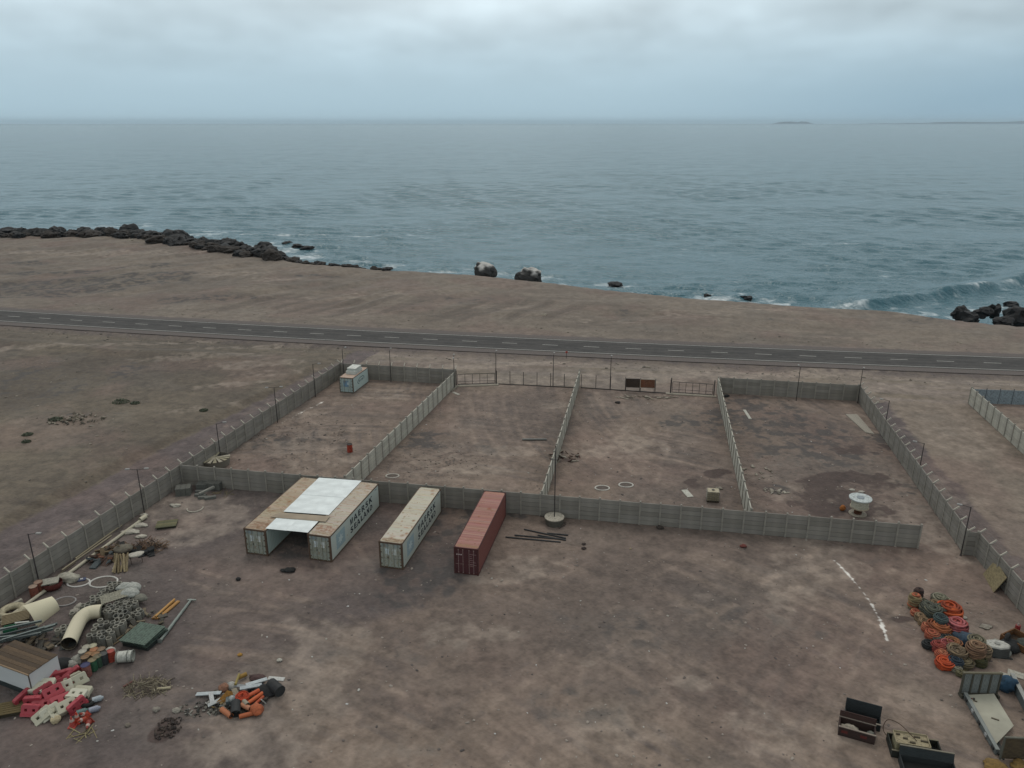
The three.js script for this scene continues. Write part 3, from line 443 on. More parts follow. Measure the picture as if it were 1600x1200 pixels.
{ // blue-grey metal sheeting on the neighbour's plot
  const w = T('sheet_fence', 'blue grey sheet metal fence at the far right plot', 'fence', [71.6, -112.6], { y: 0, ry: -0.1 });
  for (let i = 0; i < 6; i++) { M('sheet', bx(1.96, 2.3, 0.04, 1 + i * 2, 1.17, (i % 2) * 0.02), mat(i < 4 ? 0x86939c : 0x8a8e90, 0.7, 0.1), w); M('post', bx(0.09, 2.55, 0.09, i * 2, 1.27, 0), mat(0x50565c, 0.7), w); }
}

// ---------------------------------------------------------------- lamp posts
const poleM = mat(0x3b3634, 0.7, 0.3, false), lampM = mat(0x85837f, 0.6, 0.1, false);
const poleG = merge(cy(0.045, 0.07, 5.5, 8).translate(0, 2.75, 0), cy(0.13, 0.13, 0.04, 8).translate(0, 0.02, 0)), armG = rod([0, 5.42, 0], [0.85, 5.55, 0], 0.028), headG = merge(bx(0.46, 0.09, 0.24, 1.0, 5.55, 0), bx(0.3, 0.05, 0.18, 1.0, 5.49, 0));
function lamp([x, z], ry, label, two) {
  const t = T('lamp_post', label, 'lamp post', [x, z], { y: 0, ry });
  M('pole', poleG, poleM, t); M('arm', armG, poleM, t); M('lamp_head', headG, lampM, t);
  if (two) { M('arm', armG, poleM, t).rotation.y = Math.PI; M('lamp_head', headG, lampM, t).rotation.y = Math.PI; }
}
lamp([-44.75,-62.76], 0.0, 'thin dark lamp post on the left wall nearest the camera');
lamp([-41.13,-76.73], 0.1, 'thin dark lamp post on the left wall beside the long white pipes', true);
lamp([-37.36,-90.21], 0.4, 'thin dark lamp post rising behind the round slatted cover');
lamp([-34.17,-104.22], 0.2, 'thin dark lamp post on the left wall above the rough ground', true);
lamp([-31.40,-115.56], 0.1, 'thin dark lamp post on the left wall just short of the small container');
lamp([-28.53,-123.94], 1.2, 'thin dark lamp post in the back left corner behind the small container');
lamp([-20.48,-123.26], 1.5, 'thin dark lamp post in the middle of the back left wall');
lamp([-9.49,-119.62], 1.6, 'thin dark lamp post where the first gate meets the back wall', true);
lamp([-2.68,-121.91], 1.5, 'thin dark lamp post at the right end of the first gate');
lamp([6.80,-120.59], 1.4, 'thin dark lamp post on the wire fence of the second pen');
lamp([16.06,-118.98], 1.4, 'thin dark lamp post on the wire fence left of the brown boards');
lamp([44.79,-113.76], 1.5, 'thin dark lamp post in the middle of the back right wall');
lamp([53.98,-112.60], 1.0, 'thin dark lamp post in the back right corner');
lamp([51.61,-98.69], 2.6, 'thin dark lamp post on the right wall beside the pale slab');
lamp([48.89,-83.95], 2.7, 'thin dark lamp post in the middle of the right wall');
lamp([45.40,-67.99], 2.7, 'thin dark lamp post where the right wall steps');
{
  const t = T('mast', 'tall thin dark mast standing in a round pale concrete drum', 'mast', [4.62,-74.55], { y: 0 });
  M('base', cy(1.05, 0.95, 0.75, 22).translate(0, 0.37, 0), mat(0x57544d, 0.9), t); M('base_top', cy(1.08, 1.06, 0.1, 22).translate(0, 0.8, 0), mat(0xa9a499, 0.9), t); M('pole', cy(0.05, 0.06, 8.4, 8).translate(0, 5, 0), poleM, t);
  M('crossbar', bx(1.1, 0.05, 0.05, 0, 7.6, 0), poleM, t);
}

// ---------------------------------------------------------------- wire fence, gates and boards along the back
const steel = mat(0x3f3a38, 0.6, 0.4, false), thinW = mat(0x77756f, 0.6, 0.5, false);
function wireFence(label, [x0, z0], [x1, z1], n) {
  const L = Math.hypot(x1 - x0, z1 - z0), f = T('wire_fence', label, 'fence', [x0, z0], { y: 0, ry: -Math.atan2(z1 - z0, x1 - x0) });
  for (let i = 0; i <= n; i++) M('post', bx(0.09, 2.35, 0.09, i * L / n, 1.17, 0), steel, f);
  M('bottom_rail', bx(L, 0.14, 0.08, L / 2, 0.07, 0.09), steel, f);
  const g = []; for (let y = 0.25; y < 2.3; y += 0.2) g.push(bx(L, 0.008, 0.008, L / 2, y, 0)); for (let x = 0.2; x < L; x += 0.2) g.push(bx(0.007, 2.05, 0.007, x, 1.22, 0.01));
  S(M('wire_mesh', merge(g), thinW, f), 'stuff');
}
wireFence('wire fence with dark posts closing the back of the second pen', [-2.58,-121.91], [10.89,-119.94], 6);
wireFence('wire fence with dark posts behind the brown boards, third pen', [11.42,-119.94], [25.56,-117.09], 6);
function gate(label, [x0, z0], [x1, z1], sill) {
  const L = Math.hypot(x1 - x0, z1 - z0), f = T('sliding_gate', label, 'gate', [x0, z0], { y: 0, ry: -Math.atan2(z1 - z0, x1 - x0) });
  M('top_rail', bx(L, 0.08, 0.07, L / 2, 2.02, 0), steel, f); M('bottom_rail', bx(L, 0.1, 0.07, L / 2, 0.26, 0), steel, f); M('middle_rail', bx(L, 0.05, 0.05, L / 2, 0.75, 0), steel, f);
  const n = Math.round(L / 1.15); for (let i = 0; i <= n; i++) M('upright', bx(0.07, 1.7, 0.07, i * L / n, 1.15, 0.004), steel, f);
  M('end_post', bx(0.15, 2.7, 0.15, L + 0.2, 1.35, 0), steel, f); M('end_post', bx(0.15, 2.7, 0.15, -0.2, 1.35, 0), steel, f);
  const c = M('concrete_sill', bx(L + 1.6, 0.16, 0.7, L / 2 - 0.2, 0.07, 0.25), mat(0xa29b90, 0.95), f); c.userData.label = 'pale concrete sill under the gate';
}
gate('dark barred sliding gate of the second pen', [-9.05,-120.92], [-2.89,-121.58]);
gate('dark barred sliding gate of the third pen on a pale sill', [25.87,-117.09], [32.09,-115.86]);
for (const [x, z, c, l, e] of [[19.64,-118.34, 0x3a2c22, 'dark brown board on the wire fence, left of the two'], [21.99,-118.03, 0x71452f, 'rust brown board with pale edge on the wire fence, right of the two', 1]]) {
  const b = T('board', l, 'board', [x, z + 0.15], { y: 0, ry: -0.12 });
  M('panel', bx(2.3, 1.4, 0.05, 0, 1.42, 0), mat(c, 0.85), b); M('frame', merge(bx(2.42, 0.07, 0.08, 0, 2.15, 0), bx(2.42, 0.07, 0.08, 0, 0.7, 0), bx(0.07, 1.4, 0.08, 1.18, 1.42, 0), bx(0.07, 1.4, 0.08, -1.18, 1.42, 0)), e ? mat(0xb5ada0, 0.9) : steel, b);
  for (const s of [-1, 1]) M('leg', bx(0.07, 0.68, 0.07, s * 1.1, 0.33, 0), steel, b);
}
{ const t = T('road_marker', 'small red topped marker stake beside the road', 'marker', [10.11,-136.69], { y: 0 }); M('stake', cy(0.05, 0.05, 1.2, 6).translate(0, 0.6, 0), steel, t); M('reflector', cy(0.22, 0.22, 0.06, 10).rotateX(Math.PI / 2).translate(0, 1.2, 0), mat(0xa84a40, 0.6), t); }

// ---------------------------------------------------------------- shipping containers
function rustPass(g, w, h, seed, k) {     // rust blooms and runs, drawn as print on the sheet
  const r = rng(seed);
  for (let i = 0; i < 70 * k; i++) { const x = r() * w, y = r() * h, s = (2 + 22 * r() * r()) * (r() < 0.1 ? 2.2 : 1), gr = g.createRadialGradient(x, y, 0, x, y, s), a = 0.12 + 0.4 * r(); gr.addColorStop(0, `rgba(${96 + 40 * r() | 0},${62 + 16 * r() | 0},${40 + 12 * r() | 0},${a})`); gr.addColorStop(1, 'rgba(110,72,46,0)'); g.fillStyle = gr; g.fillRect(x - s, y - s, 2 * s, 2 * s); }
  for (let i = 0; i < 120 * k; i++) { g.fillStyle = `rgba(${84 + 50 * r() | 0},${64 + 20 * r() | 0},44,${0.06 + 0.2 * r()})`; g.fillRect(r() * w, r() * h * 0.6, 1 + 3 * r(), 10 + r() * h * 0.4); }
}
function sideTex(seed, base, rust, lettered) {
  return canvasTex(2048, 512, (g, w, h) => {
    g.fillStyle = base; g.fillRect(0, 0, w, h);
    const ppm = w / 12.19, r = rng(seed + 5);
    if (lettered) {
      g.fillStyle = 'rgba(128,150,158,0.75)'; g.fillRect(1.15 * ppm, 0.16 * h, 2.05 * ppm, 0.66 * h);
      g.fillStyle = 'rgba(180,190,190,0.85)'; g.save(); g.translate(2.18 * ppm, 0.5 * h); g.beginPath(); for (let i = 0; i < 14; i++) { const a = i / 14 * 6.283 - 1.57, q = (i % 2 ? 0.30 : 0.66) * ppm; g.lineTo(Math.cos(a) * q, Math.sin(a) * q * 1.05); } g.fill(); g.restore();
      g.fillStyle = 'rgba(24,30,38,0.96)'; g.textAlign = 'center'; g.textBaseline = 'middle';
      for (const [word, yy, hh] of [['MAERSK', 0.30, 0.34], ['SEALAND', 0.66, 0.32]]) {
        const n = word.length, x0 = 4.4, x1 = 10.35, step = (x1 - x0) / n; g.font = `bold ${h * hh * 1.05 | 0}px sans-serif`;
        for (let i = 0; i < n; i++) { g.save(); g.translate((x0 + step * (i + 0.5)) * ppm, yy * h); const m = g.measureText(word[i]).width; g.scale(Math.min(step * ppm * 0.86 / m, 1.3), 1); g.fillText(word[i], 0, 0); g.lineWidth = 7; g.strokeStyle = g.fillStyle; g.strokeText(word[i], 0, 0); g.restore(); }
      }
      g.fillStyle = 'rgba(40,46,54,0.8)'; g.fillRect(11.2 * ppm, 0.08 * h, 0.5 * ppm, 0.03 * h);
    }
    for (let i = 0; i < 500; i++) { g.fillStyle = `rgba(${150 + 60 * r() | 0},${150 + 55 * r() | 0},${140 + 50 * r() | 0},${0.05 + 0.13 * r()})`; g.fillRect(r() * w, r() * h, 4 + 60 * r(), 2 + 8 * r()); }
    rustPass(g, w, h, seed, rust);
  });
}
function roofTex(seed, base, rust, ends) {
  return canvasTex(1024, 256, (g, w, h) => {
    g.fillStyle = base; g.fillRect(0, 0, w, h); const r = rng(seed);
    for (let i = 0; i < 260; i++) { g.fillStyle = `rgba(${150 + 70 * r() | 0},${140 + 60 * r() | 0},${115 + 60 * r() | 0},${0.06 + 0.14 * r()})`; g.fillRect(r() * w, 0, 2 + 6 * r(), h); }
    for (let i = 0; i < 57; i++) { g.fillStyle = `rgba(${96 + 30 * r() | 0},${72 + 16 * r() | 0},54,${(0.10 + 0.22 * r()) * Math.min(1, rust + 0.25)})`; g.fillRect((i + 0.55) * w / 57, 0, 6, h); }   // rust-toned stripes painting the light and dark of the corrugation
    for (let i = 0; i < 240 * rust; i++) { g.fillStyle = `rgba(${92 + 60 * r() | 0},${60 + 30 * r() | 0},${38 + 20 * r() | 0},${0.08 + 0.3 * r()})`; g.fillRect(r() * w, r() * h, 2 + 5 * r(), 10 + r() * 90); }
    for (let i = 0; i < 60 * rust; i++) { const x = r() * w, y = r() * h, s = 6 + 34 * r() * r(), gr = g.createRadialGradient(x, y, 0, x, y, s); gr.addColorStop(0, `rgba(${90 + 50 * r() | 0},${58 + 20 * r() | 0},36,${0.2 + 0.5 * r()})`); gr.addColorStop(1, 'rgba(110,70,44,0)'); g.fillStyle = gr; g.fillRect(x - s, y - s, 2 * s, 2 * s); }
    for (const [x, ww, c] of ends || []) for (let i = 0; i < 300; i++) { g.fillStyle = c; g.globalAlpha = 0.12; g.fillRect((x + ww * r()) * w, r() * h, 8 + 14 * r(), 6 + 40 * r()); g.globalAlpha = 1; }
  });
}
function doorTex(seed, base, kind) {
  return canvasTex(512, 512, (g, w, h) => {
    g.fillStyle = base; g.fillRect(0, 0, w, h); const r = rng(seed);
    if (kind === 'pale') { for (const [x, y, ww, hh, c] of [[0.27, 0.25, 0.15, 0.22, 'rgba(190,200,205,0.9)'], [0.58, 0.25, 0.15, 0.22, 'rgba(196,200,198,0.9)'], [0.12, 0.06, 0.3, 0.13, 'rgba(120,132,136,0.7)'], [0.6, 0.06, 0.28, 0.13, 'rgba(128,136,136,0.6)'], [0.34, 0.55, 0.06, 0.07, 'rgba(40,44,44,0.8)']]) { g.fillStyle = c; g.fillRect(x * w, y * h, ww * w, hh * h); } rustPass(g, w, h, seed, 1.5); for (let i = 0; i < 300; i++) { g.fillStyle = `rgba(${96 + 30 * r() | 0},${84 + 20 * r() | 0},50,0.17)`; g.fillRect(r() * w, h * (0.3 + 0.7 * r()), 3 + 16 * r(), 8 + 40 * r()); } }
    else { g.fillStyle = 'rgba(214,204,200,0.85)'; for (let i = 0; i < 3; i++) { g.fillRect((0.10 + i * 0.085) * w, 0.25 * h, 0.05 * w, 0.035 * h); } for (let k = 0; k < 7; k++) { g.fillStyle = 'rgba(196,176,170,0.55)'; g.fillRect((0.63 + 0.03 * r()) * w, (0.22 + k * 0.075) * h, (0.08 + 0.2 * r()) * w, 0.018 * h); } rustPass(g, w, h, seed, 0.8); }
  });
}
// trapezoid corrugation: a sheet lying in local x (length) and y (height), ribs along y, proud towards +z
function corr(len, hgtt, pitch, dep) {
  const n = Math.round(len / pitch), p = [], uv = [], id = []; let k = 0;
  const xs = []; for (let i = 0; i < n; i++) { const a = i * len / n, q = len / n; xs.push([a, 0], [a + q * 0.30, 0], [a + q * 0.5, -dep], [a + q * 0.80, -dep]); } xs.push([len, 0]);
  for (let i = 0; i < xs.length - 1; i++) { const [a, za] = xs[i], [b, zb] = xs[i + 1]; for (const [x, y, z] of [[a, 0, za], [b, 0, zb], [b, hgtt, zb], [a, hgtt, za]]) { p.push(x, y, z); uv.push(x / len, y / hgtt); } id.push(k, k + 1, k + 2, k, k + 2, k + 3); k += 4; }
  const g = new THREE.BufferGeometry(); g.setAttribute('position', new THREE.Float32BufferAttribute(p, 3)); g.setAttribute('uv', new THREE.Float32BufferAttribute(uv, 2)); g.setIndex(id); g.computeVertexNormals(); return g;
}
const corrCache = new Map();
function container(label, [x, z], ry, { L = 12.19, H = 2.9, side, plain, roof, door, frame, rodM, y = 0, name = 'shipping_container', group }) {
  const c = T(name, label, 'container', [x, z], { y, ry, group }), W = 2.44, fr = frame;
  const cg = (k, f) => { if (!corrCache.has(k)) corrCache.set(k, f()); return corrCache.get(k); };
  const sg = cg('s' + L + H, () => corr(L - 0.3, H - 0.3, 0.278, 0.024)), rg = cg('r' + L, () => corr(L - 0.24, W - 0.16, 0.22, 0.025)), eg = cg('e' + H, () => corr(W - 0.3, H - 0.3, 0.25, 0.04));
  const r = M('side_panel', sg, side, c); r.rotation.y = Math.PI / 2; r.position.set(W / 2 - 0.015, 0.17, -0.15);      // right side, reads from the doors backwards
  const l = M('side_panel', sg, plain, c); l.rotation.y = -Math.PI / 2; l.position.set(-W / 2 + 0.015, 0.17, -L + 0.15);
  const t = M('roof', rg, roof, c); t.rotation.set(-Math.PI / 2, 0, Math.PI / 2); t.position.set(W / 2 - 0.08, H - 0.012, -0.12);
  const e = M('end_panel', eg, plain, c); e.rotation.y = Math.PI; e.position.set(W / 2 - 0.15, 0.17, -L + 0.02);
  M('floor', bx(W - 0.1, 0.12, L - 0.1, 0, 0.12, -L / 2), mat(0x4a4038, 0.9), c);
  for (const s of [-1, 1]) {
    M('top_rail', bx(0.075, 0.11, L - 0.34, s * (W / 2 - 0.04), H - 0.07, -L / 2), fr, c); M('bottom_rail', bx(0.075, 0.16, L - 0.34, s * (W / 2 - 0.04), 0.09, -L / 2), fr, c);
    for (const zz of [-0.085, -L + 0.085]) { M('corner_post', bx(0.165, H - 0.34, 0.165, s * (W / 2 - 0.083), H / 2, zz), fr, c); for (const yy of [0.085, H - 0.075]) M('corner_casting', bx(0.18, 0.172, 0.18, s * (W / 2 - 0.086), yy, zz), fr, c); }
  }
  for (const yy of [0.1, H - 0.09]) { M('end_rail', bx(W - 0.36, 0.15, 0.1, 0, yy, -0.06), fr, c); M('end_rail', bx(W - 0.36, 0.15, 0.1, 0, yy, -L + 0.06), fr, c); }
  for (const s of [-1, 1]) {
    const dw = (W - 0.36) / 2 - 0.02, dh = H - 0.4;
    const dg = cg(`d${H}${s}`, () => { const g = merge([0, 1, 2, 3].flatMap((k) => { const q = dh / 4; return [bx(dw - 0.06, q - 0.09, 0.03, 0, 0.2 + q * (k + 0.5), -0.045), bx(dw, 0.045, 0.05, 0, 0.2 + q * k + 0.023, -0.035), bx(dw, 0.045, 0.05, 0, 0.2 + q * (k + 1) - 0.023, -0.035)]; }), [bx(0.05, dh, 0.056, -dw / 2 + 0.02, 0.2 + dh / 2, -0.034), bx(0.05, dh, 0.056, dw / 2 - 0.02, 0.2 + dh / 2, -0.034)]).translate(s * (dw / 2 + 0.008), 0, 0); const p = g.attributes.position, u = g.attributes.uv; for (let i = 0; i < p.count; i++) u.setXY(i, (p.getX(i) + W / 2) / W, p.getY(i) / H); return g; });
    const d = M('door', dg, door, c);
    for (const f of [0.3, 0.74]) { M('lock_rod', cg(`k${H}${s}${f}`, () => merge(cy(0.022, 0.022, dh + 0.1, 6).translate(s * dw * f, H / 2, 0.03), bx(0.1, 0.06, 0.05, s * dw * f, 0.22, 0.02), bx(0.1, 0.06, 0.05, s * dw * f, H - 0.22, 0.02), bx(0.09, 0.04, 0.04, s * dw * f, H * 0.5, 0.02))), rodM, d); M('handle', cg(`h${s}${f}`, () => bx(0.36, 0.03, 0.03, s * (dw * f + 0.1), 1.15, 0.06)), rodM, d); }
    for (const k of [0, 1, 2, 3]) M('hinge', cg(`i${H}${s}${k}`, () => bx(0.14, 0.09, 0.04, s * (dw - 0.02), 0.5 + k * (H - 1) / 3, 0.012)), fr, d);
  }
  return c;
}
const pm = (t, rough = 0.75) => new THREE.MeshStandardMaterial({ map: t, roughness: rough, metalness: 0.1 });
const paleDoor = pm(doorTex(21, '#8f938a', 'pale')), paleDoor2 = pm(doorTex(22, '#979a90', 'pale'));
const rustFrame = mat(0x5d4a3c, 0.85, 0.1), paleRod = mat(0x8a8c82, 0.7, 0.2), paleFrame = mat(0x8d8a7e, 0.85, 0.1);
const sideA = pm(sideTex(1, '#a9afa8', 0.5, true)), sideB = pm(sideTex(2, '#a6aba2', 0.7, true)), sideP = pm(sideTex(3, '#98a39c', 0.7, false));
const at = ([x, z], a) => [x + 1.22 * Math.cos(a), z + 1.22 * Math.sin(a)];
container('pale rusty container at the far left carrying white roof sheets', at([-27.0, -68.37], 0.234), -0.234, { side: sideP, plain: sideP, roof: pm(roofTex(31, '#a1937f', 1.2, [[0, 0.12, '#6b4a34'], [0.3, 0.3, '#8c7354']])), door: paleDoor, frame: rustFrame, rodM: paleRod });
container('pale rusty lettered container on the right of the sheet roofed pair', at([-20.29, -67.23], 0.237), -0.237, { side: sideA, plain: sideP, roof: pm(roofTex(32, '#aea69b', 0.8, [[0, 0.16, '#7a4c33'], [0.7, 0.3, '#8d7659']])), door: paleDoor, frame: rustFrame, rodM: paleRod });
container('pale lettered container standing alone beside the red one', at([-13.01, -65.84], 0.224), -0.224, { side: sideB, plain: sideP, roof: pm(roofTex(33, '#b5b0a2', 0.5, [[0, 0.05, '#7a5a40']])), door: paleDoor2, frame: rustFrame, rodM: paleRod });
container('brick red container at the right end of the row', at([-5.61, -64.8], 0.211), -0.211, { side: pm(sideTex(5, '#6d3f38', 0.35, false)), plain: pm(sideTex(6, '#6a3c36', 0.3, false)), roof: pm(roofTex(34, '#8f6059', 0.35, [[0, 0.04, '#8a6650'], [0.95, 0.05, '#a07a66']])), door: pm(doorTex(24, '#4a2427', 'red')), frame: mat(0x4f2827, 0.8, 0.1), rodM: mat(0x9b8380, 0.7, 0.1) });
{ // white roofing sheets over the gap between the first two containers
  const sheetM = new THREE.MeshStandardMaterial({ color: 0xdfe5e7, roughness: 0.6, metalness: 0.05, map: GRIMEW });
  const quad = (name, label, cat, pts, y, th, m, group) => {
    const cx = pts.reduce((s, p) => s + p[0], 0) / 4, cz = pts.reduce((s, p) => s + p[1], 0) / 4, s = new THREE.Shape(pts.map(([x, z]) => new THREE.Vector2(x - cx, -(z - cz))));
    const o = M(name, new THREE.ExtrudeGeometry(s, { depth: th, bevelEnabled: false }).rotateX(-Math.PI / 2), m); o.position.set(cx, y, cz); o.userData = { label, category: cat, ...(group && { group }) }; return o;
  };
  const A = [-22.14,-79.91], B = [-17.10,-79.11], C = [-18.94,-71.03], D = [-23.91,-71.76], lp = (p, q, t) => [mix(p[0], q[0], t), mix(p[1], q[1], t)];
  const names = ['rearmost white roofing sheet over the container gap', 'second white roofing sheet from the rear over the container gap', 'third white roofing sheet from the rear over the container gap', 'white roofing sheet just behind the brown plank sheet'];
  for (let i = 0; i < 4; i++) { const t0 = i / 4, t1 = (i + 1) / 4 + (i < 3 ? 0.02 : 0), o = i > 1 ? 0.012 : 0; quad('roofing_sheet', names[i], 'sheet', [lp(A, D, t0), lp(A, D, t1), lp(lp(B, C, t1), lp(A, D, t1), o), lp(lp(B, C, t0), lp(A, D, t0), o)], 2.93 - i * 0.001 + (i % 2) * 0.02, 0.014, sheetM); }
  quad('timber_sheet', 'weathered brown timber sheet lying across the white roofing', 'board', [[-24.16,-71.50], [-24.94,-70.54], [-18.99,-69.54], [-18.80,-70.68]], 2.975, 0.03, mat(0x9b8d7c, 0.95, 0, 'wide'));
  quad('roofing_sheet', 'front white roofing sheet over the container gap', 'sheet', [[-24.20,-70.72], [-24.72,-68.24], [-22.47,-67.82], [-21.98,-70.31]], 2.93, 0.014, sheetM);
  quad('roofing_sheet', 'front right white roofing sheet with a dirty stain', 'sheet', [[-22.01,-70.31], [-22.50,-67.82], [-20.26,-67.40], [-19.71,-69.91]], 2.95, 0.014, sheetM);
}
{ // small reefer in the back left corner with a white unit on its roof
  const side = pm(canvasTex(1024, 512, (g, w, h) => { g.fillStyle = '#a4b2ae'; g.fillRect(0, 0, w, h); g.strokeStyle = 'rgba(52,66,72,0.85)'; g.lineWidth = 26; g.beginPath(); g.ellipse(w * 0.5, h * 0.46, w * 0.22, h * 0.2, -0.1, 2.2, 6.9); g.stroke(); g.fillStyle = 'rgba(52,66,72,0.8)'; for (let i = 0; i < 5; i++) g.fillRect(w * (0.36 + i * 0.06), h * 0.4, w * 0.035, h * 0.15); rustPass(g, w, h, 9, 0.6); }));
  const c = container('small pale blue grey container in the back left corner', [-26.77,-117.40], -0.235, { L: 6.06, H: 2.59, side, plain: pm(sideTex(7, '#9aa8a4', 0.5, false)), roof: pm(roofTex(36, '#b09a8c', 0.6)), door: pm(canvasTex(256, 256, (g, w, h) => { g.fillStyle = '#9fb0ae'; g.fillRect(0, 0, w, h); g.fillStyle = 'rgba(96,136,168,0.8)'; g.fillRect(w * 0.3, h * 0.2, w * 0.36, h * 0.4); g.fillStyle = 'rgba(206,220,228,0.9)'; g.fillRect(w * 0.56, h * 0.3, w * 0.1, h * 0.16); rustPass(g, w, h, 12, 0.8); })), frame: mat(0x6a625a, 0.85), rodM: paleRod });
  const u = T('roof_unit', 'white box unit on top of the small back container', 'unit', [0, 0], { y: 2.59, ry: -0.235 }); const p = new THREE.Vector3(0.05, 2.6, -3.1).applyAxisAngle(new THREE.Vector3(0, 1, 0), -0.235).add(c.position); u.position.copy(p); u.position.y = 2.595;
  M('body', merge(bx(1.7, 0.5, 2.6, 0, 0.25, 0), bx(1.5, 0.36, 2.1, 0, 0.68, -0.1)), mat(0xc4c9c6, 0.7), u); M('lid', bx(1.56, 0.06, 2.2, 0, 0.89, -0.1), mat(0xd2d5d2, 0.7), u);
}
console.log('structures done');

// ---------------------------------------------------------------- loose things: builders
const label1 = (o, label, category, group) => { o.userData = { label, category, ...(group && { group }) }; return o; };
function pipe(name, label, cat, [x0, z0], [x1, z1], r, hex, { y0, y1, hollow = false, n = 10, rough = 0.7, group } = {}) {
  const cx = (x0 + x1) / 2, cz = (z0 + z1) / 2, L = Math.hypot(x1 - x0, z1 - z0), a = (y0 ?? r), b = (y1 ?? r);
  const g = hollow ? merge(cy(r, r, L, n, true), cy(r * 0.9, r * 0.9, L, n, true), new THREE.RingGeometry(r * 0.9, r, n).rotateX(-Math.PI / 2).translate(0, L / 2, 0), new THREE.RingGeometry(r * 0.9, r, n).rotateX(Math.PI / 2).translate(0, -L / 2, 0)) : cy(r, r * 0.93, L, n);
  const o = M(name, g, mat(hex, rough, 0, 'wide')); o.position.set(cx, (a + b) / 2 + hgt(cx, cz), cz);
  o.quaternion.setFromUnitVectors(new THREE.Vector3(0, 1, 0), new THREE.Vector3(x1 - x0, b - a, z1 - z0).normalize()); return label1(o, label, cat, group);
}
function plank(name, label, cat, [x0, z0], [x1, z1], w, t, hex, { y0 = 0, y1 = 0, group } = {}) {
  const L = Math.hypot(x1 - x0, z1 - z0), o = M(name, bx(w, t, L), mat(hex, 0.8)); const cx = (x0 + x1) / 2, cz = (z0 + z1) / 2;
  o.position.set(cx, (y0 + y1) / 2 + t / 2 + hgt(cx, cz), cz); o.rotation.order = 'YXZ'; o.rotation.y = Math.atan2(x1 - x0, z1 - z0); o.rotation.x = -Math.atan2(y1 - y0, L); return label1(o, label, cat, group);
}
const drumG = new THREE.LatheGeometry([[0, 0], [0.28, 0], [0.29, 0.02], [0.285, 0.28], [0.3, 0.3], [0.285, 0.32], [0.285, 0.56], [0.3, 0.58], [0.285, 0.6], [0.285, 0.86], [0.295, 0.88]].map(([a, b]) => new THREE.Vector2(a, b)), 14);
const drumTop = merge(cy(0.28, 0.28, 0.02, 14).translate(0, 0.86, 0), new THREE.TorusGeometry(0.285, 0.016, 5, 14).rotateX(Math.PI / 2).translate(0, 0.88, 0));
function drum([x, z], body, top, label, { s = 1, sy = 1, lay = null, group } = {}) {
  const t = T('drum', label, 'drum', [x, z], { group }); M('shell', drumG, mat(body, 0.7), t); M('lid', drumTop, mat(top, 0.8), t); t.scale.set(s, s * sy, s); if (lay !== null) { t.rotation.set(0, lay, Math.PI / 2, 'YXZ'); t.position.y += 0.29 * s; } return t;
}
const barrierG = (() => {   // water-filled plastic barrier: foot, body with two forklift openings, moulded neck
  const s = new THREE.Shape(); s.moveTo(-0.68, 0); s.lineTo(0.68, 0); s.lineTo(0.68, 0.16); s.lineTo(0.63, 0.26); s.lineTo(0.63, 0.72); s.lineTo(0.56, 0.8); s.lineTo(-0.56, 0.8); s.lineTo(-0.63, 0.72); s.lineTo(-0.63, 0.26); s.lineTo(-0.68, 0.16); s.closePath();
  for (const x of [-0.3, 0.3]) { const h = new THREE.Path(); h.moveTo(x - 0.14, 0.3); h.lineTo(x - 0.14, 0.56); h.lineTo(x + 0.14, 0.56); h.lineTo(x + 0.14, 0.3); h.closePath(); s.holes.push(h); }
  return new THREE.ExtrudeGeometry(s, { depth: 0.24, bevelEnabled: true, bevelSize: 0.04, bevelThickness: 0.05, bevelSegments: 2 }).translate(0, -0.4, -0.12);
})();
const footG = bx(1.3, 0.14, 0.5, 0, -0.34, 0), capG = cy(0.07, 0.07, 0.06, 8).translate(0.2, 0.45, 0);
const BR = [0xa8404a, 0x96353e, 0xb24c55].map((h) => mat(h, 0.6, 0, 'wide')), BW = [mat(0xc2bfae, 0.65, 0, 'wide'), mat(0xb3af9c, 0.65, 0, 'wide')];
function barrier([x, z], red, h, [rx, ry, rz], label) {
  const m = red ? BR[(x * 7 | 0) & 1] : BW[(z * 5 | 0) & 1], t = T('plastic_barrier', label, 'barrier', [x, z], { group: red ? 'red plastic barriers in the heap' : 'white plastic barriers in the heap' });
  M('body', barrierG, m, t); M('foot', footG, m, t); M('filler_cap', capG, m, t); t.position.y += h; t.rotation.set(rx, ry, rz, 'YXZ'); return t;
}
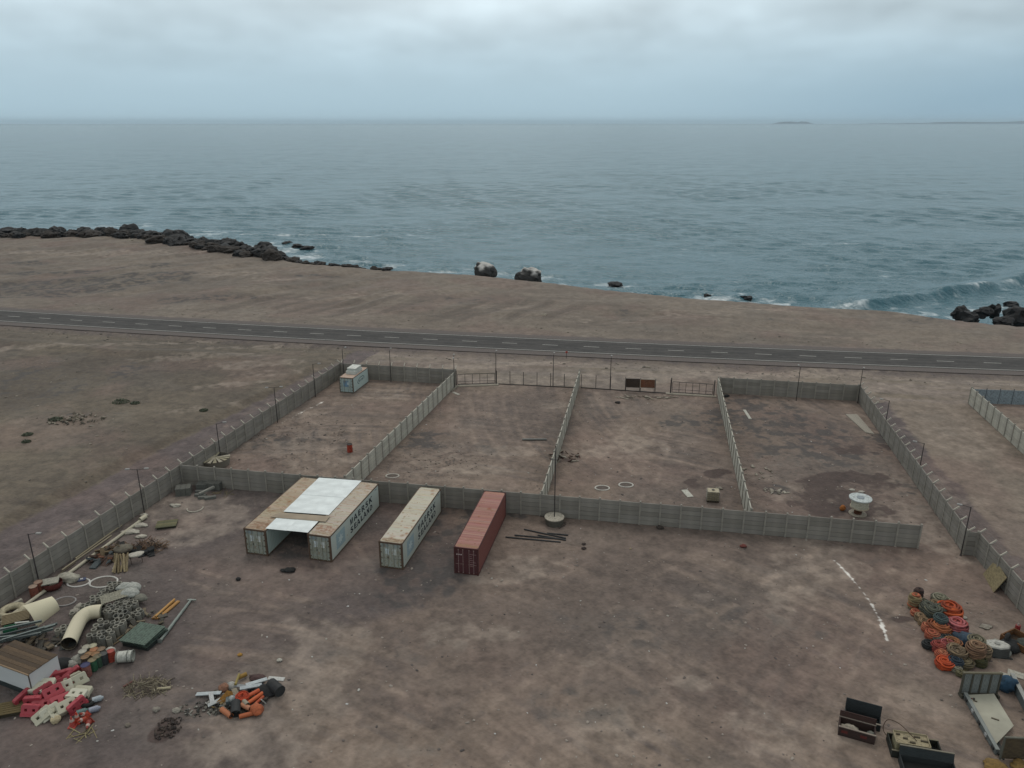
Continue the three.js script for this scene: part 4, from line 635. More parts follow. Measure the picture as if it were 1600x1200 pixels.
function coil(pt, r, h, cols, label, { turns = 6, dome = 0.2, tilt = 0, y = 0, ry = 0 } = {}) {   // a coil of rope or net: wound turns round an open core
  const pr = [], n = turns * 4; pr.push(new THREE.Vector2(r * 0.1, h * 0.9)); pr.push(new THREE.Vector2(r * 0.12, 0.02));
  for (let i = 0; i <= n; i++) { const t = i / n; pr.push(new THREE.Vector2(r * (0.91 + 0.10 * Math.sin(t * turns * 6.283)) * (0.93 + 0.07 * Math.sin(t * 3.14)), h * t)); }
  for (let i = 1; i <= 6; i++) { const t = i / 6; pr.push(new THREE.Vector2(mix(r * 0.93, r * 0.11, t), h * (1 + 0.6 * dome * Math.sin(t * 2.6) + 0.07 * Math.sin(i * 3.14 + 1.57)))); }
  const g = new THREE.LatheGeometry(pr, 30), seed = pt[0] * 3.7 + pt[1]; const p = g.attributes.position;
  for (let i = 0; i < p.count; i++) { const x = p.getX(i), z = p.getZ(i), a = Math.atan2(z, x), k = 1 + 0.13 * noise(Math.cos(a) * 1.6 + seed, Math.sin(a) * 1.6 + p.getY(i) * 1.5) + 0.09 * noise(Math.cos(a) * 4 + seed, Math.sin(a) * 4 + p.getY(i) * 5); p.setXYZ(i, x * k, p.getY(i) * (1 + 0.14 * noise(Math.cos(a) * 1.2 + seed + 9, Math.sin(a) * 1.2)), z * k); }
  g.computeVertexNormals(); const C = cols.map((c) => new THREE.Color(c).multiplyScalar(0.85));
  tint(g, (x, y_, z, o) => { const a = Math.atan2(z, x), q = y_ > h * 0.97 ? Math.hypot(x, z) / r * 5 : y_ / h * turns, k = (noise(Math.floor(q * 1.6 + 0.25 * noise(a * 2, seed)) * 7.3 + seed, Math.floor(a * 0.9 + q * 0.3)) + 1) / 2 * (C.length - 0.01), c = C[Math.min(C.length - 1, Math.floor(k))], v = 0.78 + 0.42 * noise(a * 4 + seed, q * 3); o[0] = c.r * v; o[1] = c.g * v; o[2] = c.b * v; });
  const t = T('rope_coil', label, 'rope coil', pt, { ry }); t.position.y += y; t.rotation.x = tilt; g.scale(0.9, 0.96, 0.9); M('core', g, VC, t);
  const rr = clamp(h / turns * 0.52, 0.05, 0.1), pts = [], N = 15, lay_ = Math.max(3, Math.round(h / rr / 2.1)), dim = 0.84;
  for (let i = 0; i <= lay_ * N; i++) { const q = i / N, a = q * 6.283 + seed, w = 1 + 0.1 * noise(Math.cos(a) * 1.6 + seed, Math.sin(a) * 1.6 + q * 0.4) + 0.07 * noise(q * 2.3, seed); pts.push(new THREE.Vector3(Math.cos(a) * r * w * 0.93, rr + (h - rr) * q / lay_ + 0.06 * noise(a * 1.3, seed + 4), Math.sin(a) * r * w * 0.93)); }
  for (let i = 1; i <= 3.2 * N; i++) { const q = i / (3.2 * N), a = (lay_ + i / N) * 6.283 + seed, w = (1 - 0.78 * q) * (1 + 0.12 * noise(Math.cos(a) * 1.6 + seed, q * 5)); pts.push(new THREE.Vector3(Math.cos(a) * r * w * 0.93, h * (1 + 0.6 * dome * Math.sin(q * 2.4)) + 0.05 * noise(a, seed) + 0.02, Math.sin(a) * r * w * 0.93)); }
  const wg = new THREE.TubeGeometry(new THREE.CatmullRomCurve3(pts), pts.length, rr, 5), per = 6;
  tint(wg, (x, y_, z, o, i) => { const q = Math.floor(i / per), c = C[Math.floor((noise(Math.floor(q / 9) * 3.7 + seed, 2.5) + 1) / 2 * (C.length - 0.01))], v = dim * (1 + 0.45 * noise(q * 0.7, seed)); o[0] = c.r * v; o[1] = c.g * v; o[2] = c.b * v; });
  M('winding', wg, VC, t); return t;
}
function lump(name, label, cat, [x, z], sx, sy, sz, hex, { seed = 1, y = 0, ry = 0, amp = 0.3, group, facet = false } = {}) {
  const o = M(name, blob(seed, 3, amp, sx, sy, sz, facet), mat(hex, 0.9)); o.position.set(x, hgt(x, z) + sy * 0.7 + y, z); o.rotation.y = ry; return label1(o, label, cat, group);
}
function heap(name, label, cat, [x, z], rx, rz, h, n, cols, { len = [0.6, 1.6], th = [0.03, 0.07], seed = 1, flat = 0.25, round = false } = {}) {   // loose sticks and scraps nobody could count
  const t = T(name, label, cat, [x, z]); S(t, 'stuff'); const r = rng(seed * 13 + 1);
  for (let i = 0; i < n; i++) {
    const a = r() * 6.283, q = Math.sqrt(r()), L = mix(...len, r()), w = mix(...th, r()), o = M(round ? 'stick' : 'scrap_board', round ? cy(w, w * 0.8, L, 5).rotateZ(Math.PI / 2) : bx(L, w * 0.5, w * (1 + r())), mat(cols[Math.floor(r() * cols.length)], 0.9), t);
    o.position.set(Math.cos(a) * q * rx, w * 0.4 + h * (1 - q) * r(), Math.sin(a) * q * rz); o.rotation.set((r() - 0.5) * flat, r() * 6.283, (r() - 0.5) * flat * 2);
  }
  return t;
}
const ringG = (() => { const s = new THREE.Shape(); s.absarc(0, 0, 0.24, 0, Math.PI * 2); const h = new THREE.Path(); h.absarc(0, 0, 0.16, 0, Math.PI * 2, true); s.holes.push(h); return new THREE.ExtrudeGeometry(s, { depth: 0.2, bevelEnabled: false, curveSegments: 7 }).rotateX(-Math.PI / 2); })();
const RINGM = [mat(0x7c7b74, 0.9), mat(0x8b8980, 0.9), mat(0x6e6e69, 0.9)];
function ringStack(pt, cols, rows, label, { ry = 0, tip = 0, seed = 1 } = {}) {   // banded bundle of hollow grey blocks
  const t = T('block_bundle', label, 'concrete blocks', pt, { ry }); const r = rng(seed * 7 + 3), G = new THREE.Group(); let n = 0;
  for (const [cx, cz] of cols) { const m = RINGM[n++ % 3], hh = rows - (r() < 0.3 ? 1 : 0); for (let k = 0; k < hh; k++) { const o = M('hollow_block', ringG, m, t); o.position.set(cx * 0.46 + (r() - 0.5) * 0.03, k * 0.205, cz * 0.46 + (r() - 0.5) * 0.03); o.rotation.y = r() * 3; } }
  if (tip) { t.rotation.set(tip, ry, 0, 'YXZ'); t.position.y += 0.12; } return t;
}
const HEX7 = [[0, 0], [1, 0], [-1, 0], [0.5, 0.87], [-0.5, 0.87], [0.5, -0.87], [-0.5, -0.87]];

// ---------------------------------------------------------------- heaps at the left wall, from the corner towards the camera
{ // broken round slatted cover on a drum, first pen
  const t = T('slatted_drum', 'round drum with a broken cover of pale radial slats by the left wall', 'drum', [-37.81,-89.63]);
  M('tub', cy(1.75, 1.65, 0.9, 20, true).translate(0, 0.45, 0), new THREE.MeshStandardMaterial({ color: 0x6b665c, roughness: 0.9, side: THREE.DoubleSide }), t);
  for (let i = 0; i < 15; i++) if (i !== 2 && i !== 3) { const g = bx(1.7, 0.05, 0.5, 0.95, 0, 0), p = g.attributes.position; for (let k = 0; k < p.count; k++) if (p.getX(k) < 0.5) p.setZ(k, p.getZ(k) * 0.2); const s = M('slat', g, mat(i % 2 ? 0xaaa496 : 0x99937f, 0.9), t); s.position.y = 0.98; s.rotation.y = i / 15 * 6.283; s.rotation.z = -0.03; }
  label1(lump('yellow_sack', '', '', [-37.93,-91.80], 0.4, 0.45, 0.35, 0xb8892a, { seed: 4, y: 0.05 }), 'yellow sack behind the round slatted cover', 'sack');
}
// grey kerb blocks in the wall corner
{
  const g = 'kerb blocks piled in the wall corner', blk = (pt, w, h, d, ry, y, label, hex = 0x62635f) => { const t = T('block_pile', label, 'concrete blocks', pt, { ry, group: undefined }); t.position.y += y; for (let k = 0; k < 3; k++) M('block', bx(w / 3 - 0.03, h, d, (k - 1) * w / 3, h / 2, (k % 2) * 0.05), mat(hex, 0.92), t); return t; };
  blk([-38.65,-81.58], 1.7, 0.95, 1.3, 0.25, 0, 'upright cube of grey blocks in the left wall corner'); blk([-36.59,-82.92], 1.9, 0.8, 1.2, 0.1, 0, 'left half of the grey block stack against the cross wall', 0x5b5d5a); blk([-35.51,-82.92], 1.8, 0.9, 1.2, -0.1, 0, 'right half of the grey block stack against the cross wall');
  plank('kerb_stone', 'pale long kerb stone laid across the grey blocks', 'kerb stone', [-36.52,-80.76], [-35.27,-82.24], 0.3, 0.22, 0x8b8c87, { y0: 0.3, y1: 0.5 });
  for (const [a, b, l] of [[[-37.17,-81.09], [-35.83,-80.92], 'low grey kerb stone on the left of the block pile'], [[-35.68,-80.12], [-34.52,-80.60], 'curved low grey kerb stone at the front of the block pile'], [[-37.42,-81.91], [-36.36,-81.91], 'grey kerb stone tucked behind the block pile'], [[-36.55,-80.44], [-35.43,-80.44], 'grey kerb stone lying in front of the block pile']]) plank('kerb_stone', l, 'kerb stone', a, b, 0.4, 0.28, 0x686a67);
  heap('timber_scraps', 'thin timber scraps right of the block pile', 'scraps', [-33.82,-81.58], 1.4, 0.7, 0.1, 14, [0x7a6d55, 0x574b3c, 0x6d6848], { seed: 3 });
}
// pipes and poles along the left wall
pipe('long_pipe', 'long thick white pipe lying along the left wall', 'pipe', [-44.56,-56.68], [-40.68,-75.12], 0.17, 0xb3ac9a, {});
pipe('pipe_piece', 'short white pipe end beyond the long white pipe', 'pipe', [-40.76,-74.83], [-40.52,-75.70], 0.26, 0xc0b8a4, { hollow: true });
pipe('timber_pole', 'thin pale pole against the left wall, farther one', 'pole', [-43.78,-67.27], [-42.39,-74.13], 0.09, 0xa0947c, {}); pipe('timber_pole', 'thin pale pole against the left wall, nearer one', 'pole', [-43.97,-65.18], [-42.42,-71.80], 0.09, 0x9a8f79, {}); pipe('timber_pole', 'dark thin pole in the gutter below the left wall', 'pole', [-44.38,-61.92], [-43.40,-66.56], 0.06, 0x5d5142, {});
// timber heaps
heap('timber_heap', 'dark heap of broken boards beside the long white pipe', 'timber heap', [-39.88,-68.24], 2.2, 1.5, 0.9, 60, [0x5b4738, 0x4a4138, 0x6f5a45, 0x3c3a38, 0x7a6a54], { seed: 5, len: [0.6, 1.8], th: [0.06, 0.3], flat: 0.9 });
heap('stick_heap', 'brown heap of thin sticks right of the broken boards', 'stick heap', [-37.58,-69.48], 2.0, 1.1, 0.9, 110, [0x7b5f4a, 0x8c7258, 0x5c4536, 0x3e332c], { seed: 6, len: [0.7, 1.7], th: [0.02, 0.04], flat: 0.9, round: true });
heap('black_scraps', 'black sheet scraps under the brown stick heap', 'scraps', [-37.58,-68.60], 1.3, 0.6, 0.3, 16, [0x262728, 0x33363a], { seed: 8, th: [0.1, 0.4], flat: 0.6 });
heap('rusty_scraps', 'rusty brown sheet scraps beside the long white pipe', 'scraps', [-40.84,-67.03], 1.5, 0.8, 0.5, 26, [0x6b4632, 0x54433c, 0x4b5357], { seed: 9, th: [0.1, 0.4], flat: 0.7 });
{ const t = T('log_bundle', 'standing bundle of pale split posts in front of the timber heap', 'post bundle', [-38.31,-65.63], { ry: 0.3 }); const r = rng(9); for (let i = 0; i < 14; i++) { const o = M('post', cy(0.09, 0.1, 1.5 + 0.5 * r(), 6), mat([0x8a7c62, 0x786a50, 0x9b8d70][i % 3], 0.9), t); o.position.set((r() - 0.5) * 1.2, 0.42 + 0.3 * r(), (r() - 0.5) * 0.5); o.rotation.set(-1.0 + 0.2 * r(), 0, (r() - 0.5) * 0.5); } }
{ const t = T('table', 'small white topped table right of the split posts', 'table', [-37.40,-66.80], { ry: 0.5 }); M('top', blob(6, 2, 0.12, 0.75, 0.18, 0.5).translate(0, 0.85, 0), mat(0xb9b5ac, 0.8), t); for (const [a, b] of [[-1, -1], [1, -1], [-1, 1], [1, 1]]) M('leg', bx(0.05, 0.8, 0.05, a * 0.5, 0.4, b * 0.3), mat(0x4a3b34, 0.9), t); }
lump('broken_panel', 'grey square panel leaning on the timber heap', 'panel', [-39.36,-68.24], 0.9, 0.35, 0.7, 0x6d675c, { seed: 3, y: 0.4, amp: 0.1 });
{ const t = T('green_pallet', 'mossy green board stack lying alone on the bare ground', 'board stack', [-37.46,-73.99], { ry: 0.25 }); for (let k = 0; k < 5; k++) M('board', bx(2.1, 0.07, 0.3, 0, 0.28, -0.62 + k * 0.31), mat([0x68664a, 0x5d5d47, 0x726f54][k % 3], 0.95), t); M('base', bx(1.9, 0.24, 1.3, 0.05, 0.12, 0), mat(0x33322b, 0.95), t); }
for (const [p, s, l] of [[[-38.44,-78.54], 0.6, 'white crumpled sack by the wall, largest'], [[-40.93,-76.28], 0.4, 'white bucket shaped scrap at the foot of the second lamp post'], [[-39.25,-71.54], 0.6, 'white scrap sheet behind the stick heap'], [[-40.70,-72.61], 0.9, 'long white torn sack beside the long pipe'], [[-40.24,-73.99], 0.7, 'white torn sack near the end of the long pipe']]) lump('white_sack', l, 'sack', p, s, 0.16, s * 0.5, 0xb9b5ab, { seed: p[0] | 0, amp: 0.5 });
{ const o = M('half_ring', new THREE.TorusGeometry(0.85, 0.07, 6, 24, 3.4).rotateX(Math.PI / 2), mat(0xb7b3a9, 0.8)); o.position.set(-35.94,-77.93).setY(0); o.position.set(...((a) => [a[0], 0.06, a[1]])([-35.94,-77.93])); o.rotation.y = 0.4; label1(o, 'white half ring lying on the ground below the grey blocks', 'ring'); }
// white hoops on the ground
for (const [p, r, rx, l, hex] of [[[-41.22,-63.08], 1.0, 0.7, 'white hoop on the ground, left of the two at the wall', 0xc9c9c8], [[-38.90,-63.19], 1.25, 0.75, 'white hoop on the ground, right one beside the grey blocks', 0xc9c9c6], [[-40.91,-60.09], 0.95, 0.75, 'faded grey hoop lying nearest the pale shell', 0x8e8b8c], [[10.81,-83.09], 0.85, 0.75, 'white ring on the ground in the third pen, left one', 0xc6c4bf], [[13.77,-83.95], 0.85, 0.75, 'white ring on the ground in the third pen, right one', 0xc6c4bf], [[-14.83,-86.43], 0.8, 0.7, 'white ring on the ground behind the containers', 0xb9b6af]]) {
  const t = T('hoop', l, 'hoop', p); M('rim', new THREE.TorusGeometry(r, 0.1, 6, 30).rotateX(Math.PI / 2).scale(1, 0.7, rx).translate(0, 0.04, 0), mat(hex, 0.7), t); M('fill', cy(r * 0.92, r * 0.92, 0.05, 24).scale(1, 1, rx).translate(0, 0.02, 0), mat(0x5f5651, 0.95), t);
}
{ const t = T('blue_scrap', 'small blue and white scrap inside the left hoop', 'scrap', [-41.15,-63.52], { ry: 0.4 }); M('base', bx(0.7, 0.08, 0.5, 0, 0.1, 0), mat(0x3c4463, 0.8), t); M('square', bx(0.24, 0.05, 0.2, 0, 0.165, 0), mat(0xbfc0c4, 0.8), t); }
// things at the foot of the left wall near the camera
lump('white_bag', 'bulging white bag lying over the end of the long pipe', 'bag', [-42.37,-63.52], 0.95, 0.4, 0.6, 0xa9a69b, { seed: 12, amp: 0.35 });
{ const t = T('red_tub', 'dark red tub with a flat grey lid at the left wall', 'tub', [-43.12,-62.13], { ry: 0.4 }); M('tub', new THREE.LatheGeometry([[0, 0], [0.6, 0], [0.85, 0.35], [0.9, 0.75]].map((a) => new THREE.Vector2(...a)), 20).scale(1, 1, 0.8), mat(0x6b322e, 0.7), t); M('lid', bx(1.4, 0.1, 1.1, -0.1, 0.82, -0.05), mat(0x9a988f, 0.85), t); }
drum([-44.08,-60.89], 0x7b4638, 0x9b8678, 'rusty red drum at the left wall, nearer of the pair', { s: 1.25 }); drum([-44.02,-61.61], 0x74402f, 0x93796a, 'rusty red drum at the left wall, farther of the pair', { s: 1.25 });
plank('white_post', 'short white post lying against the left wall', 'post', [-45.17,-59.11], [-44.60,-59.89], 0.3, 0.28, 0xaaa79d, { y0: 0.1, y1: 0.2 });
{ // curved pale shell, part of a broken tank
  const g = new THREE.CylinderGeometry(1.75, 1.05, 2.6, 22, 3, true, 0.2, 2.7), q = g.clone().scale(0.97, 1, 0.97), t = T('tank_shell', 'big cream curved shell of a broken tank at the left wall', 'tank shell', [-42.18,-58.16], { ry: 0 });
  const m = mat(0xcdc5ab, 0.7, 0, 'wide').clone(); m.side = THREE.DoubleSide; const o = M('shell', merge(g, q), m, t); o.rotation.set(Math.PI / 2, 1.15, 1.62, 'YXZ'); o.position.y = 0.15;
}
{ const t = T('cream_ring', 'thick cream fibreglass ring behind the curved shell', 'ring', [-44.46,-58.16]); M('ring', new THREE.TorusGeometry(0.85, 0.32, 10, 24).rotateX(Math.PI / 2).translate(0, 0.32, 0), mat(0xb1aa92, 0.8), t); }
{ const t = T('pallet', 'dark slatted pallet stack left of the curved shell', 'pallet', [-43.28,-56.87], { ry: 0.5 }); for (let k = 0; k < 7; k++) M('slat', bx(2.1, 0.06, 0.16, 0, 0.62, -0.7 + k * 0.23), mat(0x7d7159, 0.95), t); for (let k = 0; k < 3; k++) M('bearer', bx(0.14, 0.55, 1.6, -0.9 + k * 0.9, 0.29, 0), mat(0x4c4336, 0.95), t); }
{ const t = T('green_crate', 'bright green plastic crate at the left picture edge', 'crate', [-43.01,-55.53], { ry: 0.4 }); M('tray', merge(bx(0.9, 0.06, 0.7, 0, 0.05, 0), bx(0.9, 0.6, 0.05, 0, 0.3, 0.34), bx(0.9, 0.6, 0.05, 0, 0.3, -0.34), bx(0.05, 0.6, 0.64, 0.43, 0.3, 0), bx(0.05, 0.6, 0.64, -0.43, 0.3, 0)), mat(0x1d6b4a, 0.7), t); }
lump('white_bag', 'small white bag beside the green crate', 'bag', [-43.56,-55.44], 0.5, 0.3, 0.4, 0xaeb0aa, { seed: 5 });
// steel bars
{ const r = rng(17), bars = [[0, 1003, 92, 984], [5, 1005, 80, 988], [0, 1008, 85, 996], [2, 1000, 60, 992], [10, 1010, 88, 990], [0, 1012, 66, 1008], [4, 1014, 60, 1003]];
  const P = [[[-43.14,-53.58], [-39.14,-55.97]], [[-42.72,-53.25], [-39.49,-55.62]], [[-42.83,-53.09], [-38.93,-55.01]], [[-42.92,-53.91], [-40.39,-55.27]], [[-42.08,-53.09], [-38.90,-55.36]], [[-43.14,-53.41], [-39.37,-54.08]], [[-42.51,-52.76], [-39.49,-53.91]], [[-41.88,-52.92], [-39.34,-54.58]], [[-43.35,-53.91], [-40.05,-55.44]]];
  P.forEach(([a, b], i) => { const t = T('steel_bar', 'long grey steel bar in the heap behind the white box', 'bar', [(a[0] + b[0]) / 2, (a[1] + b[1]) / 2], { group: 'steel bars heaped behind the white box' }); const L = Math.hypot(b[0] - a[0], b[1] - a[1]); t.rotation.y = -Math.atan2(b[1] - a[1], b[0] - a[0]); for (const s of [-1, 1]) M('flange', bx(L, 0.02, 0.16, 0, 0.1 + s * 0.08, 0), mat(i % 3 ? 0x76807f : 0x5b6465, 0.6, 0.3), t); M('web', bx(L, 0.15, 0.02, 0, 0.1, 0), mat(0x5b6465, 0.6, 0.3), t); t.position.y += 0.5 + 0.09 * i; t.rotation.z = (r() - 0.5) * 0.04; });
  pipe('white_pipe', 'curved end of a white pipe lying on the steel bars', 'pipe', [-42.25,-55.27], [-41.15,-55.44], 0.08, 0xc2c2bb, { y0: 1.2, y1: 1.2 });
  heap('scrap_heap', 'dark scrap under the steel bars', 'scraps', [-40.88,-54.08], 4.2, 1.2, 0.6, 60, [0x46433e, 0x5a544b, 0x3a3c3b, 0x6a5e4d], { seed: 23, len: [0.6, 2], th: [0.06, 0.3], flat: 0.5 });
}
{ // white box body with timber roof
  const c = T('white_box', 'white box body with a brown timber roof at the left edge', 'container', [-36.35, -47.6], { ry: -0.39 });   // origin at the near right corner
  const w = mat(0xc6c9cb, 0.7, 0, 'wide'), L = 4.6, D = 2.4, H0 = 0.6, H1 = 2.2;
  M('end_wall', bx(L, H1 - H0, 0.06, -L / 2, (H0 + H1) / 2, 0), w, c).userData.label = 'white front wall'; M('side_wall', bx(0.06, H1, D, 0, H1 / 2, -D / 2), w, c); M('rear_wall', bx(L, H1, 0.06, -L / 2, H1 / 2, -D), w, c); M('side_wall', bx(0.06, H1, D, -L, H1 / 2, -D / 2), w, c); M('base', bx(L - 0.1, H0, 0.1, -L / 2, H0 / 2, -0.1), mat(0x2c3536, 0.9), c);
  for (let k = 0; k < 7; k++) M('roof_plank', bx(L + 0.2, 0.05, D / 7 - 0.015, -L / 2, H1 + 0.06 + (k % 2) * 0.01, -D / 7 * (k + 0.5)), mat([0x554534, 0x5f4d3a, 0x4a3c2e][k % 3], 0.9), c);
  M('roof_edge', bx(L + 0.2, 0.1, 0.1, -L / 2, H1 + 0.02, 0.05), mat(0x8f7a62, 0.9), c); M('corner_trim', bx(0.07, H1, 0.07, 0.02, H1 / 2, 0.02), mat(0x55504b, 0.8), c);
  const p = T('pallet', 'low timber pallets in front of the white box', 'pallet', [-37.65,-46.16], { ry: 0.3 }); for (let k = 0; k < 6; k++) M('slat', bx(2.6, 0.06, 0.2, 0, 0.36, -0.55 + k * 0.24), mat(0x5f5335, 0.95), p); M('bearer', bx(2.5, 0.3, 1.2, 0, 0.16, 0.05), mat(0x3c3526, 0.95), p);
}
// big elbow pipe
{
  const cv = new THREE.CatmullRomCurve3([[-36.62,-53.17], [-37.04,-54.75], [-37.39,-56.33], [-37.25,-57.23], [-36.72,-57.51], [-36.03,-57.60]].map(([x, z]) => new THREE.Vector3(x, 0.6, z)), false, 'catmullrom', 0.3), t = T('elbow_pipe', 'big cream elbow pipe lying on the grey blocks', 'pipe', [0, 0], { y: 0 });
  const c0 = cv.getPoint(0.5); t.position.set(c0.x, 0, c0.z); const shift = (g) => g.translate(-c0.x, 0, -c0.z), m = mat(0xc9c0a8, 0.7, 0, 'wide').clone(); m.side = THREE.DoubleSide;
  M('pipe', shift(new THREE.TubeGeometry(cv, 40, 0.6, 20)), m, t); M('shaded_bore', shift(new THREE.TubeGeometry(cv, 40, 0.56, 20)), mat(0x4a4236, 0.95), t); const e = cv.getPoint(1), d = cv.getTangent(1); const col = M('collar', new THREE.TorusGeometry(0.6, 0.06, 6, 20), mat(0x6f6e5f, 0.8), t); col.position.set(e.x - c0.x, 0.6, e.z - c0.z); col.quaternion.setFromUnitVectors(new THREE.Vector3(0, 0, 1), d); t.position.y = 0.12;  // inner tube's dark brown paints the shade inside the pipe mouth
}
// grey hollow block bundles round the elbow
{
  const spots = [[[-37.12,-61.92], 4, 'at the top end of the row, by the right hoop'], [[-37.37,-61.10], 4, 'second from the top of the row by the right hoop'], [[-37.63,-60.19], 4, 'third from the top of the left row'], [[-37.82,-59.31], 4, 'fourth from the top of the left row'], [[-37.99,-58.54], 3, 'fifth from the top of the left row, behind the elbow'], [[-38.49,-57.97], 2, 'sixth in the left row, left of the elbow bend'], [[-38.25,-55.27], 4, 'left of the elbow pipe, beside the steel bars'], [[-35.82,-57.97], 4, 'just beyond the elbow collar'], [[-35.01,-57.60], 5, 'right of the elbow collar'], [[-33.90,-57.05], 5, 'tipped over at the right side of the heap'], [[-33.73,-55.53], 5, 'tall one right of the elbow pipe'], [[-33.99,-54.08], 5, 'nearest the drums, with pale ring tops'], [[-35.22,-54.58], 4, 'against the near side of the elbow pipe'], [[-34.14,-58.63], 4, 'under the white bags'], [[-33.20,-57.60], 3, 'at the right edge of the heap'], [[-35.33,-55.88], 4, 'under the bend of the elbow pipe'], [[-35.07,-59.02], 4, 'under the ribbed grey panel']];
  spots.forEach(([p, rows, l], i) => ringStack(p, i < 6 ? HEX7.slice(0, 5) : HEX7, rows, `grey hollow block bundle ${l}`, { ry: i * 0.7, tip: i === 9 ? 0.5 : 0, seed: i + 1 }));
  const t = T('ribbed_panel', 'ribbed pale grey panel lying on the block bundles', 'panel', [-35.94,-59.50], { ry: 0.55 }); t.position.y += 1.02; t.rotation.x = 0.1; M('sheet', corr(2.2, 1.3, 0.2, 0.03).rotateX(-Math.PI / 2).translate(-1.1, 0, 0.65), mat(0x8b897b, 0.8), t);
  for (const [p, l, y] of [[[-35.60,-60.99], 'left white bag on top of the grey blocks', 0.75], [[-34.97,-60.89], 'right white bag on top of the grey blocks', 0.75], [[-34.77,-60.09], 'front white bag on top of the grey blocks', 0.7], [[-33.99,-59.80], 'grey bag at the right of the white bags', 0.3]]) lump('cement_bag', l, 'bag', p, 0.75, 0.35, 0.5, y < 0.5 ? 0x77766e : 0xa7aaa6, { seed: p[0] * 3 | 0, y });
  lump('black_tarp', 'black plastic behind the white bags', 'tarp', [-36.09,-61.51], 1.1, 0.35, 0.6, 0x17191b, { seed: 8 });
  for (const [p, l] of [[[-38.94,-59.02], 'white stone left of the block row, upper'], [[-38.98,-58.35], 'white stone left of the block row, lower']]) lump('white_stone', l, 'stone', p, 0.5, 0.25, 0.4, 0x9c988f, { seed: p[1] | 0 });
  heap('rubble', 'grey rubble at the right of the block heap', 'rubble', [-32.71,-56.78], 2.2, 2.0, 0.3, 50, [0x6d6a62, 0x57544e, 0x7f7563], { seed: 31, len: [0.2, 0.9], th: [0.06, 0.25], flat: 0.8 });
}
pipe('timber_pole', 'thin timber pole right of the block heap, farther one', 'pole', [-33.85,-53.58], [-32.44,-57.05], 0.06, 0x8d7c5f, {}); pipe('timber_pole', 'thin timber pole right of the block heap, nearer one', 'pole', [-33.44,-53.83], [-31.94,-56.68], 0.06, 0x7d6c50, {});
{ // dark green ribbed panels
  const t = T('panel_stack', 'stack of dark green ribbed panels', 'panel stack', [-31.03,-54.67], { ry: -0.28 }), C = [0x4a5b52, 0x3f4f47, 0x54655b];
  for (let k = 0; k < 6; k++) { const p = M('panel', corr(2.5, 2.6, 0.25, 0.035).rotateX(-Math.PI / 2).translate(-1.25, 0, 1.3), mat(C[k % 3], 0.75), t); p.position.set((k % 2) * 0.12 - k * 0.03, 0.35 + k * 0.085, k * 0.04); p.rotation.y = (k % 3 - 1) * 0.03; }
  M('base', bx(2.5, 0.34, 2.5, 0, 0.17, 0), mat(0x1f2623, 0.9), t);
}
for (const [i, o] of [[0, 0], [1, 0.2], [2, -0.2], [3, 0.36], [4, 0.1]].entries()) pipe('orange_pole', `${['lowest left', 'lowest right', 'outer left', 'outer right', 'topmost'][i]} pole of the orange timber bundle`, 'pole', ((a) => [a[0] + o[1] * 1, a[1]])([-31.48,-57.41]), ((a) => [a[0] + o[1] * 0.9 + (i % 2) * 0.15, a[1]])([-30.86,-59.99]), 0.1, [0xa77a42, 0xb88a4e, 0x99703e][i % 3], i === 4 ? { y0: 0.32, y1: 0.32 } : {});
{ const a = [-29.65,-54.24], b = [-29.36,-60.19], t = T('lamp_column', 'fallen grey lamp column lying beside the green panels', 'pole', a); const L = Math.hypot(b[0] - a[0], b[1] - a[1]); t.rotation.y = -Math.atan2(b[1] - a[1], b[0] - a[0]); M('shaft', cy(0.11, 0.15, L, 10).rotateZ(-Math.PI / 2).translate(L / 2, 0.16, 0), mat(0x87908c, 0.6, 0.2), t); M('bracket', bx(0.12, 0.12, 0.8, L - 0.1, 0.2, 0.1), mat(0x979d99, 0.6, 0.2), t); M('base_plate', bx(0.06, 0.36, 0.36, 0, 0.18, 0), mat(0x777d7a, 0.7), t); }
{ const t = T('pipe_spool', 'short fat white pipe piece with two collars', 'pipe', [-31.35,-51.81], { ry: 0.15 }); const m = mat(0xb8bab4, 0.6).clone(); m.side = THREE.DoubleSide; M('tube', merge(cy(0.45, 0.45, 1.25, 20, true), cy(0.38, 0.38, 1.25, 20, true)).rotateZ(Math.PI / 2).translate(0, 0.5, 0), m, t); for (const x of [-0.55, 0.25, 0.6]) M('collar', new THREE.TorusGeometry(0.45, 0.05, 6, 20).rotateY(Math.PI / 2).translate(x, 0.5, 0), mat(0x7b7e79, 0.7), t); }
